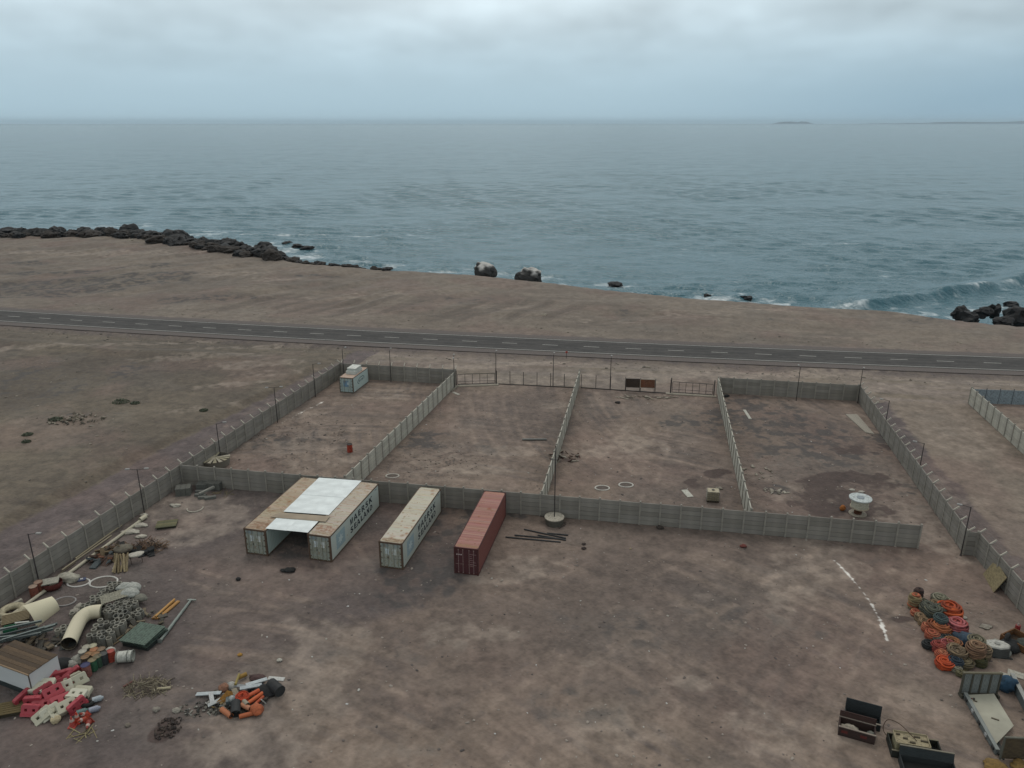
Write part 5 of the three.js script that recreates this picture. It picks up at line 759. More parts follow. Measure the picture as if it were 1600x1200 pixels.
// drums
for (const [p, b, l, lab, s] of [[[-34.75,-52.44], 0x6d6c64, 0xa39f92, 'drum with a pale lid at the far left of the drum cluster'], [[-34.31,-52.60], 0x6c6a5f, 0xa9a68e, 'drum with a cream lid at the back of the drum cluster'], [[-33.96,-52.12], 0x5b4636, 0x9c6a47, 'drum with an orange rust lid at the back of the drum cluster'], [[-33.42,-52.20], 0x4f4a44, 0x7a6652, 'dark drum with a brown lid at the right back of the cluster'], [[-34.09,-51.58], 0x5b4a3c, 0x8c6a48, 'drum with a tan lid in the middle left of the cluster'], [[-33.57,-51.58], 0x59493a, 0x8e6b4a, 'drum with a tan lid in the middle right of the cluster'], [[-34.20,-51.19], 0x4d4740, 0x80664c, 'drum with a brown lid behind the purple one'], [[-33.44,-50.81], 0x2c5d43, 0x80745a, 'green drum at the front of the cluster'], [[-33.26,-51.27], 0x34503f, 0x6f6a56, 'dull green drum right of the green drum'], [[-32.95,-51.58], 0x33373a, 0x4b4c4b, 'dark grey drum at the right of the cluster'], [[-34.77,-51.89], 0x8b8a84, 0xaaa89e, 'grey drum with a pale lid at the left of the cluster'], [[-33.60,-50.13], 0x8a5852, 0x3c3d63, 'pink drum with a purple blue lid, frontmost of the cluster', 1.2]]) drum(p, b, l, lab, { s: s || 1.1 });
{ const t = T('red_cone', 'red tapered bin right of the drums', 'bin', [-32.61,-52.05]); M('bin', cy(0.3, 0.4, 0.85, 12).translate(0, 0.43, 0), mat(0x9c3a28, 0.6), t); M('rim', new THREE.TorusGeometry(0.3, 0.03, 5, 12).rotateX(Math.PI / 2).translate(0, 0.85, 0), mat(0x86301f, 0.6), t); }
lump('white_jug', 'white canister behind the red bin', 'canister', [-33.11,-52.84], 0.42, 0.32, 0.35, 0xb9b9b4, { seed: 3, amp: 0.15 });
for (const [p, l] of [[[-35.29,-51.11], 'left crumpled white bag beside the drums'], [[-35.22,-51.65], 'middle crumpled white bag beside the drums'], [[-34.94,-51.81], 'right crumpled white bag beside the drums']]) lump('white_bag', l, 'bag', p, 0.6, 0.35, 0.45, 0x9d9d97, { seed: p[0] * 2 | 0, amp: 0.45 });
lump('black_bag', 'black bag between the white box and the drums', 'bag', [-35.93,-50.96], 0.7, 0.5, 0.6, 0x1b1c1d, { seed: 9 });
// red and white barriers
for (const [p, red, h, rot, l] of [
  [[-36.78,-47.09], 1, 0.5, [0, 1.15, 0.25], 'red barrier on end against the white box corner'], [[-35.85,-46.82], 1, 0.42, [0, 0.1, 0], 'red barrier standing upright, its two openings to the camera'], [[-35.50,-45.90], 1, 0.42, [-0.4, -0.05, 0], 'pinkish red barrier frontmost left, leaning back'], [[-35.41,-47.56], 1, 0.75, [-0.5, 0.7, 0.2], 'red barrier tilted on the left slope of the heap'], [[-34.66,-47.43], 1, 0.8, [-0.6, 0.75, 0.1], 'bright red barrier lying tilted in the middle of the heap'], [[-33.82,-46.88], 1, 0.45, [-1.0, 0.7, 0], 'dull red barrier low in the middle of the heap'], [[-35.82,-48.96], 1, 0.7, [-0.7, 0.75, 0], 'red barrier leaning on the side of the white box'], [[-35.09,-49.54], 1, 0.55, [0, 0.5, 0], 'dark red barrier at the back of the heap'], [[-34.47,-49.69], 1, 0.55, [0.3, 0.9, 0.4], 'red barrier at the back right by the pink drum'], [[-34.72,-48.68], 1, 0.5, [-0.5, 0.3, 0.3], 'red barrier behind the white ones in the heap'], [[-32.33,-46.35], 1, 0.5, [0, 1.0, 0.3], 'red barrier edge on at the right front of the heap'], [[-35.08,-46.49], 1, 0.35, [-1.2, 0.3, 0], 'red barrier half buried below the bright red one'],
  [[-36.12,-47.77], 0, 0.85, [-1.3, 0.0, 0], 'white barrier lying flat behind the upright red one'], [[-35.67,-48.19], 0, 0.85, [-1.3, 0.1, 0], 'white barrier lying flat nearest the white box'], [[-34.31,-48.12], 0, 0.6, [-0.6, 0.5, 0.1], 'white barrier leaning in the middle of the heap'], [[-33.52,-48.75], 0, 0.7, [-0.5, 0.55, 0.2], 'white barrier with clear openings at the right back'], [[-32.77,-47.91], 0, 0.4, [-1.35, -0.1, 0], 'cream barrier lying flat at the right of the heap'], [[-32.82,-47.36], 0, 0.6, [-1.4, -0.1, 0], 'white barrier lying flat over the black hole'], [[-33.03,-46.22], 0, 0.55, [-0.9, 0.85, 0], 'cream barrier sliding down the front of the heap'], [[-34.39,-45.45], 0, 0.35, [-0.8, 0.2, 0.7], 'broken white barrier at the front left foot'], [[-34.00,-45.77], 0, 0.4, [-0.6, 0.8, 0.2], 'white barrier tilted behind the broken one'], [[-34.11,-49.11], 0, 0.45, [-0.4, 0.9, 0], 'white barrier at the back beside the pink drum'], [[-33.42,-45.90], 0, 0.35, [-1.2, 1.0, 0], 'cream barrier low at the front of the heap']]) barrier(p, red, h, rot, l);
lump('cream_bag', 'cream bag at the front foot of the barrier heap', 'bag', [-33.30,-45.19], 0.35, 0.3, 0.3, 0xb3a78a, { seed: 4 });
{ const t = T('tyre', 'black tyre at the right of the barrier heap', 'tyre', [-31.86,-46.82]); M('tread', new THREE.TorusGeometry(0.34, 0.16, 8, 18).rotateX(Math.PI / 2 - 0.3).translate(0, 0.22, 0), mat(0x191a1a, 0.9), t); }
for (const [p, l, hex] of [[[-31.38,-47.29], 'upper blue white bottle right of the barriers', 0x9fa9b2], [[-31.07,-46.22], 'lower blue white bottle right of the barriers', 0x8d93a4], [[-31.84,-45.96], 'teal canister among the traffic cones', 0x5f7d7c]]) { const t = T('bottle', l, 'bottle', p, { ry: 0.5 }); M('body', cy(0.22, 0.22, 0.6, 12).rotateZ(1.57).translate(0, 0.22, 0), mat(hex, 0.4), t); M('neck', cy(0.08, 0.18, 0.16, 10).rotateZ(-1.57).translate(0.38, 0.22, 0), mat(hex, 0.4), t); }
const coneG = cy(0.04, 0.2, 0.72, 12).translate(0, 0.4, 0), coneB = bx(0.46, 0.06, 0.46, 0, 0.03, 0), coneS = cy(0.1, 0.135, 0.16, 12).translate(0, 0.5, 0);
for (const [p, l, hex, lay] of [[[-31.71,-45.19], 'bright orange traffic cone, nearest the barriers', 0xb83a1a, 0], [[-31.85,-44.75], 'pinkish traffic cone, farthest left', 0xb0453c, 0], [[-31.36,-45.77], 'red orange traffic cone at the right', 0x9d331d, 0.5], [[-30.84,-45.13], 'dark red traffic cone lying over at the front right', 0x8a2d1c, 1.1], [[-31.30,-45.38], 'orange traffic cone leaning in the middle of the group', 0xa33a1c, 0.7]]) { const t = T('traffic_cone', l, 'traffic cone', p); M('body', coneG, mat(hex, 0.6), t); M('base', coneB, mat(hex, 0.7), t); M('sleeve', coneS, mat(0xb9a49c, 0.6), t); t.scale.setScalar(1.15); t.rotation.set(lay * 0.9, lay * 2, lay * 0.5); t.position.y += lay * 0.12; }
heap('twigs', 'pale twigs lying alone at the lower left', 'twigs', [-30.43,-44.07], 1.3, 0.9, 0.05, 16, [0x8f8460, 0x6f664e, 0x9a9272], { seed: 44, len: [0.4, 1.3], th: [0.02, 0.05], round: true });
heap('stick_heap', 'pale heap of bleached sticks and bark', 'stick heap', [-28.31,-48.75], 1.8, 1.15, 0.4, 220, [0x8f8673, 0x7f7665, 0x9b937f, 0x6a6254, 0x5a5044], { seed: 51, len: [0.3, 1.3], th: [0.012, 0.04], flat: 0.5, round: true });
pipe('branch', 'thick pale branch end sticking out right of the bleached sticks', 'branch', [-27.38,-48.54], [-26.40,-48.68], 0.11, 0xa49a80, {}); pipe('branch', 'rusty red stick end left of the bleached sticks', 'branch', [-30.10,-48.75], [-29.65,-49.40], 0.09, 0x5e3a31, {});
lump('rock', 'pale stone right of the dark soil heap', 'stone', [-26.49,-46.29], 0.26, 0.2, 0.22, 0x8e8880, { seed: 6 }); lump('rock', 'pale stone above the dark soil heap', 'stone', [-24.94,-46.22], 0.26, 0.16, 0.2, 0x9a958c, { seed: 8 }); lump('rock', 'small grey stone at the lower left', 'stone', [-27.89,-44.81], 0.2, 0.13, 0.16, 0x756d64, { seed: 9 });
heap('soil_heap', 'dark clods of dug soil on the stained patch', 'soil heap', [-24.85,-44.56], 0.9, 1.2, 0.08, 70, [0x3a302c, 0x4a3e38, 0x2f2825, 0x554a43], { seed: 15, len: [0.06, 0.26], th: [0.05, 0.2], flat: 1.2 });

// ---------------------------------------------------------------- scrap heap with white boards and orange pipes
plank('white_board', 'white board sticking out at the left of the scrap heap', 'board', [-24.12,-47.91], [-22.18,-47.84], 0.34, 0.06, 0xb4bdc3, { y0: 0.1, y1: 0.3 }); plank('white_board', 'short white board across the left boards of the scrap heap', 'board', [-22.97,-47.84], [-22.42,-46.75], 0.32, 0.05, 0xb9bcbf, { y0: 0.35, y1: 0.2 }); plank('white_board', 'white board at the lower left of the scrap heap', 'board', [-22.75,-46.62], [-21.67,-47.22], 0.36, 0.06, 0xa9aeb0, { y0: 0.15, y1: 0.4 });
plank('white_board', 'long white board along the top of the scrap heap', 'board', [-20.53,-48.61], [-19.11,-49.32], 0.36, 0.07, 0xb7c0c6, { y0: 0.35, y1: 0.35 }); plank('white_board', 'second long white board on the scrap heap, nearer', 'board', [-20.79,-48.05], [-19.29,-48.61], 0.34, 0.07, 0xaab3ba, { y0: 0.5, y1: 0.4 }); plank('white_board', 'white board lying alone beyond the black drum', 'board', [-19.22,-49.84], [-17.91,-49.69], 0.4, 0.06, 0xc4c6c6);
plank('blue_board', 'dark blue board between the two long white boards', 'board', [-20.27,-48.26], [-19.30,-48.96], 0.3, 0.06, 0x2a3344, { y0: 0.2, y1: 0.2 }); plank('grey_board', 'grey board on the scrap heap under the white ones', 'board', [-22.01,-48.75], [-20.12,-48.40], 0.3, 0.05, 0x8b9095, { y0: 0.3, y1: 0.35 });
{ const t = T('ochre_panel', 'ochre triangular panel standing in the scrap heap', 'panel', [-21.58,-46.95], { ry: 0.3 }); const s = new THREE.Shape(); s.moveTo(-0.7, 0); s.lineTo(0.6, -0.05); s.lineTo(0.5, 0.75); s.lineTo(0.1, 0.9); s.closePath(); M('panel', new THREE.ExtrudeGeometry(s, { depth: 0.05, bevelEnabled: false }), mat(0x9a6c25, 0.7), t); t.rotation.x = -0.5; t.position.y += 0.15; }
{ const t = T('metal_housing', 'grey metal housing in the middle of the scrap heap', 'housing', [-21.02,-47.02], { ry: 0.3 }); M('box', bx(0.9, 0.5, 0.6, 0, 0.3, 0), mat(0x5d6a70, 0.5, 0.3), t); M('dome', new THREE.SphereGeometry(0.26, 12, 8).translate(0, 0.6, 0.15), mat(0x9aa0a2, 0.4, 0.3), t); }
for (const [a, b, r, hex, l, y] of [[[-20.18,-47.09], [-19.29,-47.98], 0.15, 0xb5512a, 'orange pipe on the right of the scrap heap, upper', 0.45], [[-19.78,-46.75], [-19.01,-47.84], 0.15, 0xbf5c30, 'orange pipe on the right of the scrap heap, middle', 0.3], [[-19.35,-46.62], [-18.90,-47.63], 0.13, 0xa84a28, 'orange pipe on the right of the scrap heap, lower', 0.15], [[-21.56,-46.22], [-20.60,-45.51], 0.2, 0xa86744, 'tan orange pipe at the front left of the scrap heap', 0.22], [[-20.03,-45.51], [-19.03,-45.90], 0.17, 0xa4562f, 'tan orange pipe at the front right of the scrap heap', 0.18], [[-20.17,-46.49], [-19.37,-46.09], 0.18, 0xb0775a, 'pink orange pipe above the front right one', 0.4], [[-20.14,-46.82], [-19.65,-46.35], 0.18, 0x8f8878, 'grey pipe stub among the orange pipes', 0.5], [[-21.44,-49.54], [-20.93,-49.98], 0.17, 0x8c6b2a, 'ochre pipe end at the back of the scrap heap', 0.3], [[-21.30,-48.54], [-21.39,-49.69], 0.1, 0x8c7b42, 'ochre stick upright at the back of the scrap heap', 0.5]]) pipe('pipe', l, 'pipe', a, b, r, hex, { y0: y, y1: y, hollow: r > 0.14, n: 12 });
coil([-20.30,-47.15], 0.5, 0.3, [0xb5411e, 0xa53a1c], 'orange red pipe loop on the scrap heap', { y: 0.35, turns: 3, dome: 0.05 }); lump('orange_fitting', 'orange fitting at the right front of the scrap heap', 'fitting', [-19.01,-46.16], 0.5, 0.35, 0.45, 0xa85c3a, { seed: 7, amp: 0.3 });
pipe('black_pipe', 'short fat black pipe with its open end to the camera', 'pipe', [-20.29,-45.57], [-20.60,-46.62], 0.36, 0x1e1f20, { hollow: true, n: 16, y0: 0.36, y1: 0.5 });
drum([-18.64,-48.75], 0x1c1d1f, 0x2c2e30, 'black drum lying at the right end of the scrap heap', { s: 1.5, lay: 2.4 });
lump('black_bag', 'black bag under the right end of the boards', 'bag', [-18.97,-48.19], 0.9, 0.3, 0.6, 0x191a1c, { seed: 11 }); lump('pink_sack', 'pinkish sack at the left back of the scrap heap', 'sack', [-22.19,-48.54], 0.45, 0.3, 0.4, 0x87614e, { seed: 14 }); lump('white_bag', 'white bag at the back of the scrap heap', 'bag', [-21.69,-48.68], 0.4, 0.3, 0.35, 0xa3a3a0, { seed: 21 }); lump('maroon_sack', 'dull maroon sack behind the long white board', 'sack', [-19.93,-49.69], 0.7, 0.25, 0.4, 0x4f3a38, { seed: 25 });
heap('scrap_heap', 'small scraps filling the middle of the scrap heap', 'scraps', [-20.94,-47.36], 2.4, 1.3, 0.5, 90, [0x6b6256, 0x8c8476, 0x4a4a48, 0x7c6a44, 0xa3a3a0, 0x3a3631], { seed: 61, len: [0.2, 0.9], th: [0.04, 0.2], flat: 0.9 }); heap('scrap_heap', 'dark gravelly scraps left of the scrap heap', 'scraps', [-22.70,-46.49], 2.2, 0.9, 0.12, 110, [0x4d4c47, 0x68665f, 0x8c8a84, 0x3d3c39], { seed: 62, len: [0.08, 0.3], th: [0.04, 0.12], flat: 0.9 });

// ---------------------------------------------------------------- net and rope coils at the right
const OR = [0xb34a20, 0xc45a2a, 0x8f3c1e], TAN = [0x8c7356, 0x7a6348, 0x9c8062], GRN = [0x57584a, 0x4a4c42, 0x686552], PNK = [0xa84c48, 0x7c3436, 0xb8696a], BRN = [0x7a6852, 0x675744, 0x8b775c], TEAL = [0x3c4a4a, 0x4a5856, 0x2f3a3c], PORG = [0xb06a4c, 0xa4553c, 0xc07d5c];
coil([36.21,-59.11], 0.5, 1.25, [0x9c7050, 0x8a7a58, 0xa85e40], 'tall tan and orange roll at the upper left end of the coil heap', { turns: 8 });
coil([37.51,-60.89], 0.4, 0.7, [0x4a3630, 0x3a2d2a], 'small dark brown coil behind the tall roll'); coil([35.87,-58.07], 0.42, 0.4, PORG, 'small orange coil in front of the tall roll'); coil([35.94,-57.41], 0.5, 0.45, TAN, 'tan coil second along the left edge of the heap'); coil([35.91,-56.68], 0.5, 0.45, TAN, 'tan coil third along the left edge of the heap'); coil([35.78,-55.88], 0.5, 0.5, PORG, 'orange pink coil left of the teal topped one', { dome: 0.3 }); coil([35.62,-54.84], 0.58, 0.55, PORG, 'larger orange pink coil left of the teal netting', { dome: 0.3 });
coil([34.75,-53.66], 0.52, 0.4, [0x1b1d1c, 0x242726], 'black rubber hose coil at the left edge of the heap', { turns: 3, dome: -0.1 }); coil([35.33,-53.25], 0.58, 0.6, [0x9a463a, 0x8a3a34, 0xa85c4a], 'red striped coil beside the black hose'); coil([35.19,-52.28], 0.58, 0.5, PORG, 'pale orange coil above the bright orange one'); coil([34.81,-51.27], 0.72, 0.5, [0xc04e22, 0xb64420], 'bright orange coil at the lower left tip of the heap', { turns: 4 }); coil([35.44,-50.73], 0.4, 0.4, [0x8a8574, 0x76715f], 'small grey coil next to the headboard'); coil([35.68,-51.27], 0.6, 0.6, [0x26323c, 0x2e3d4a], 'dark blue coil behind the small grey one');
coil([37.12,-59.31], 0.5, 0.55, GRN, 'dull green net roll right of the tall roll'); coil([36.88,-58.16], 0.65, 0.95, GRN, 'left upright grey green net roll'); coil([37.06,-57.51], 0.72, 1.0, GRN, 'middle upright grey green net roll'); coil([37.83,-57.79], 0.62, 0.95, GRN, 'right upright grey green net roll'); coil([37.97,-58.82], 0.6, 0.7, BRN, 'brown net roll behind the green rolls'); coil([38.94,-59.80], 0.72, 0.65, [0x8c8974, 0x6a6654, 0xa09c86], 'pale grey net roll at the upper right of the heap', { dome: 0.4 }); coil([38.85,-60.29], 0.45, 0.5, [0x4a463c, 0x5c574a], 'dark small net roll beside the pale grey one');
coil([38.62,-57.79], 1.05, 0.95, OR, 'large bright orange net heap', { turns: 5, dome: 0.5 }); coil([38.39,-57.05], 0.7, 0.35, [0x6c4a34, 0x5c4030], 'brown coil under the orange net heap'); coil([36.69,-55.62], 0.98, 0.7, [0x9c5a34, 0x8c4c2c], 'wide orange brown coil with a teal net on top', { turns: 5, dome: 0.35 }); coil([36.96,-56.15], 0.6, 0.4, TEAL, 'teal grey net lying on the wide orange brown coil', { y: 0.75, dome: 0.4 });
coil([38.06,-55.62], 0.9, 0.9, PNK, 'red and pink striped rope coil', { turns: 5, dome: 0.45 }); coil([37.86,-54.75], 0.65, 0.4, [0x9a6434, 0x8a5830], 'ochre orange coil in front of the striped one'); coil([36.48,-54.41], 0.75, 0.45, TEAL, 'teal netting in the middle of the heap', { dome: 0.3 }); coil([35.79,-54.33], 0.4, 0.4, [0x8a7b6a, 0x5f5850], 'speckled small coil left of the teal netting'); coil([36.68,-53.58], 0.75, 0.6, [0x9c6a44, 0x8c5a38], 'tan orange coil right of the pink one'); coil([36.16,-53.41], 0.62, 0.6, PNK, 'pink coil between red striped and tan orange ones'); coil([36.26,-52.12], 0.75, 0.85, BRN, 'upright brown net roll, left of the tall pair', { turns: 8 }); coil([36.30,-52.68], 0.55, 0.75, BRN, 'brown net roll behind the left upright one'); coil([37.05,-52.52], 0.5, 0.5, BRN, 'low brown roll between the upright rolls');
coil([37.62,-52.05], 0.72, 1.35, [0x8a6a50, 0x7a5c46, 0x9a7c60], 'tall brown net roll in front of the headboard', { turns: 9 }); coil([38.44,-52.28], 0.65, 0.95, BRN, 'brown net roll right of the tall one', { turns: 8 }); coil([38.51,-53.41], 0.75, 0.9, [0x77705a, 0x686350], 'olive grey net roll behind the tall one'); coil([36.40,-51.34], 0.75, 0.5, [0x6d6248, 0x5e5540], 'olive net roll by the left edge of the headboard'); coil([37.78,-51.42], 0.5, 0.5, [0x55522e, 0x44432a], 'moss green net roll under the headboard edge'); coil([35.51,-50.21], 0.35, 0.3, [0x6b6448, 0x5a543c], 'mossy small coil left of the headboard foot');
lump('blue_netting', 'crumpled blue netting in the coil heap', 'netting', [37.82,-53.91], 0.95, 0.55, 0.75, 0x2f4254, { seed: 31, amp: 0.5 });
{ const t = T('machine', 'dark grey machine with a white top right of the coils', 'machine', [39.92,-52.92], { ry: -0.15 }); M('body', cy(0.85, 0.95, 0.8, 8).scale(1.25, 1, 0.8).translate(0, 0.4, 0), mat(0x4c4f4f, 0.7, 0.2), t); M('top', cy(0.72, 0.8, 0.1, 8).scale(1.25, 1, 0.8).translate(0, 0.86, 0), mat(0xb0b0ab, 0.7), t); M('hub', cy(0.2, 0.2, 0.08, 12).translate(0, 0.95, 0), mat(0x8d8d89, 0.6), t); }
lump('black_sheet', 'black rubber sheet left of the grey machine', 'sheet', [39.26,-53.25], 1.0, 0.2, 0.6, 0x1e1f1f, { seed: 33, amp: 0.4 }); lump('black_bag', 'black bag between the grey machine and the brown crate', 'bag', [41.28,-53.25], 0.9, 0.5, 0.7, 0x16191a, { seed: 35, amp: 0.4 }); { const t = T('tyre', 'black tyre upright behind the grey machine', 'tyre', [41.37,-53.91], { ry: 0.8 }); M('tread', new THREE.TorusGeometry(0.42, 0.17, 8, 20).translate(0, 0.58, 0), mat(0x1a1b1b, 0.9), t); }
lump('grey_canister', 'small grey canister in front of the black bag', 'canister', [40.68,-52.60], 0.3, 0.3, 0.3, 0x7e827e, { seed: 3, amp: 0.1 });
for (const [a, b, l, hex] of [[[38.83,-54.84], [39.41,-54.33], 'white scrap stick behind the olive roll', 0x9a978f], [[40.90,-54.75], [41.35,-54.33], 'white scrap stick behind the grey machine', 0x9a978f], [[39.32,-52.36], [40.85,-52.12], 'dark bar in front of the grey machine', 0x2a2c2c]]) plank('scrap_stick', l, 'scrap', a, b, 0.16, 0.06, hex);
const tray = (t, W, D, H, wall_, floor_, th = 0.07) => { M('floor', bx(W, 0.06, D, 0, 0.05, 0), floor_, t); M('side', bx(W, H, th, 0, H / 2, D / 2 - th / 2), wall_, t); M('side', bx(W, H, th, 0, H / 2, -D / 2 + th / 2), wall_, t); M('end', bx(th, H, D - 2 * th, W / 2 - th / 2, H / 2, 0), wall_, t); M('end', bx(th, H, D - 2 * th, -W / 2 + th / 2, H / 2, 0), wall_, t); };
{ const t = T('open_crate', 'brown open crate at the right picture edge', 'crate', [42.87,-53.50], { ry: -1.1 }); tray(t, 3.4, 1.9, 0.6, mat(0x6d4a2a, 0.9), mat(0x3a2c1e, 0.95), 0.1); lump('green_bag', 'grey green bag inside the brown crate', 'bag', [42.82,-53.74], 0.8, 0.35, 0.6, 0x3f4540, { seed: 37, y: 0.1 }); }
{ const t = T('fire_extinguisher', 'red extinguisher cylinder standing against the right wall', 'extinguisher', [43.23,-55.44]); M('cylinder', cy(0.2, 0.22, 0.85, 12).translate(0, 0.43, 0), mat(0x8e2c2c, 0.5), t); M('valve', cy(0.06, 0.12, 0.2, 8).translate(0, 0.95, 0), mat(0x9a8a86, 0.5), t); }
{ const a = [46.08,-64.84], b = [45.09,-61.10], t = T('plywood_sheet', 'tan plywood sheet leaning on the right wall', 'board', [(a[0] + b[0]) / 2 + 0.1, (a[1] + b[1]) / 2], { ry: -Math.atan2(b[1] - a[1], b[0] - a[0]) }); M('sheet', bx(3.2, 1.9, 0.05).rotateX(-0.42).translate(0, 0.86, 0), mat(0x867a5c, 0.85), t); }
lump('scrap_cloth', 'crumpled pale rag on the ground right of the coils', 'rag', [41.11,-56.33], 0.5, 0.08, 0.3, 0x8a857c, { seed: 41, amp: 0.5 }); lump('scrap_cloth', 'small white rag beside the orange net heap', 'rag', [39.93,-57.60], 0.25, 0.1, 0.2, 0xa5a29a, { seed: 42, amp: 0.5 });
// dismantled truck body
{
  const A = [34.23,-47.98], B = [36.98,-47.91], ry = -Math.atan2(B[1] - A[1], B[0] - A[0]);
  const h = T('headboard', 'upright grey truck headboard with ribbed panels', 'headboard', A, { ry }), W = Math.hypot(B[0] - A[0], B[1] - A[1]), gm = mat(0x767c7c, 0.8, 0.1), fm = mat(0x4c4a40, 0.85);
  for (let k = 0; k < 4; k++) M('panel', bx(W / 4 - 0.1, 1.7, 0.05, W / 4 * (k + 0.5), 1.1, 0), gm, h); for (let k = 0; k <= 4; k++) M('rib', bx(0.12, 1.86, 0.14, W / 4 * k, 1.08, 0.02), fm, h); M('top_rail', bx(W + 0.2, 0.12, 0.16, W / 2, 2.06, 0), mat(0x6d6857, 0.85), h); M('bottom_rail', bx(W + 0.2, 0.14, 0.16, W / 2, 0.15, 0), fm, h); for (const s of [0, W]) M('leg', bx(0.14, 0.3, 0.4, s, 0.1, 0.2), fm, h);
  const C = [34.42,-47.70], D = [33.50,-42.07], L = Math.hypot(D[0] - C[0], D[1] - C[1]);
  const rl = T('side_rail', 'long low grey side rail of the truck body', 'rail', C, { ry: -Math.atan2(D[1] - C[1], D[0] - C[0]) }); M('beam', bx(L, 0.42, 0.14, L / 2, 0.25, 0), mat(0x6c7374, 0.7, 0.2), rl); M('lip', bx(L, 0.05, 0.26, L / 2, 0.48, -0.04), mat(0x868c8b, 0.7, 0.2), rl); for (let k = 0; k < 5; k++) M('latch', bx(0.3, 0.22, 0.08, 0.6 + k * (L - 1) / 4, 0.3, 0.11), mat(k % 2 ? 0xa9adb0 : 0x2a2c2d, 0.6), rl); M('underframe', bx(L, 0.14, 0.5, L / 2, 0.07, -0.4), mat(0x3b3d3b, 0.85), rl);
  const P = [[34.38,-47.57], [36.65,-47.71], [36.13,-44.44], [33.56,-42.52]], cx = P.reduce((s, p) => s + p[0], 0) / 4, cz = P.reduce((s, p) => s + p[1], 0) / 4;
  const s = new THREE.Shape(P.map(([x, z]) => new THREE.Vector2(x - cx, -(z - cz)))), f = M('bed_floor', new THREE.ExtrudeGeometry(s, { depth: 0.06, bevelEnabled: false }).rotateX(-Math.PI / 2), mat(0xa5a294, 0.85, 0, 'wide')); f.position.set(cx, 0.3, cz); label1(f, 'pale plywood floor of the truck body', 'floor panel');
  { const k = T('red_tool', 'small dark red tool lying on the pale truck floor', 'tool', [34.53,-47.23], { y: 0.37, ry: -0.5 }); M('handle', bx(0.5, 0.05, 0.08), mat(0x5d2a28, 0.8), k); M('head', bx(0.12, 0.08, 0.22, 0.28, 0.01, 0), mat(0x33302e, 0.8), k); }
  for (const [a, b, l] of [[[34.65,-46.95], [34.86,-46.81], 'short dark stick on the upper truck floor'], [[34.95,-45.18], [35.36,-44.92], 'dark stick across the middle of the truck floor']]) { const o = plank('stick', l, 'stick', a, b, 0.1, 0.05, 0x5a5142); o.position.y = 0.39; }
  const E0 = [38.97,-49.47], F0 = [37.97,-45.77], L2 = Math.hypot(F0[0] - E0[0], F0[1] - E0[1]), r2 = T('side_rail', 'grey side board of the truck body at the right edge', 'rail', E0, { ry: -Math.atan2(F0[1] - E0[1], F0[0] - E0[0]) }); M('board', bx(L2, 0.75, 0.08, L2 / 2, 0.4, 0), mat(0x5f686b, 0.75, 0.1), r2); M('cap', bx(L2, 0.06, 0.3, L2 / 2, 0.8, -0.06), mat(0x979a98, 0.75), r2);
  const tb = T('tailboard', 'brown rusty tailboard standing at the lower right corner', 'tailboard', [33.56,-41.73], { ry: -0.06 }); M('panel', bx(3.6, 1.75, 0.06, 1.85, 0.95, 0), mat(0x4f4330, 0.9), tb); for (const x of [0, 3.65]) M('rail', bx(0.1, 1.9, 0.12, x, 0.95, 0), mat(0x5d5e56, 0.85), tb); M('rail', bx(3.7, 0.1, 0.12, 1.85, 1.87, 0), mat(0x6a6a60, 0.85), tb); for (const x of [0.2, 3.4]) M('leg', bx(0.12, 0.12, 0.8, x, 0.06, -0.3), mat(0x3d3d38, 0.85), tb);
  lump('blue_tarp', 'crumpled dark blue tarp beside the headboard', 'tarp', [38.05,-48.54], 0.62, 0.6, 0.5, 0x1f3f57, { seed: 51, amp: 0.5 }); for (const [p, w, d, l] of [[[39.97,-50.28], 1.1, 0.8, 'larger white sheet of card right of the truck body'], [[39.12,-50.13], 0.9, 0.5, 'torn pale card behind the blue tarp'], [[39.58,-49.25], 0.8, 0.25, 'white strip on the right side board']]) { const o = M('card', bx(w, 0.03, d), mat(0xaaa89f, 0.85)); o.position.set(p[0], 0.05 + (d < 0.3 ? 0.82 : 0), p[1]); o.rotation.y = -0.6; label1(o, l, 'card'); }
  for (const [p, l] of [[[32.82,-41.01], 'left yellow straw bundle at the bottom edge'], [[34.40,-40.96], 'right yellow straw bundle at the bottom edge']]) lump('straw_bundle', l, 'straw', p, 0.7, 0.22, 0.5, 0x7d6434, { seed: p[0] | 0, amp: 0.4 });
}
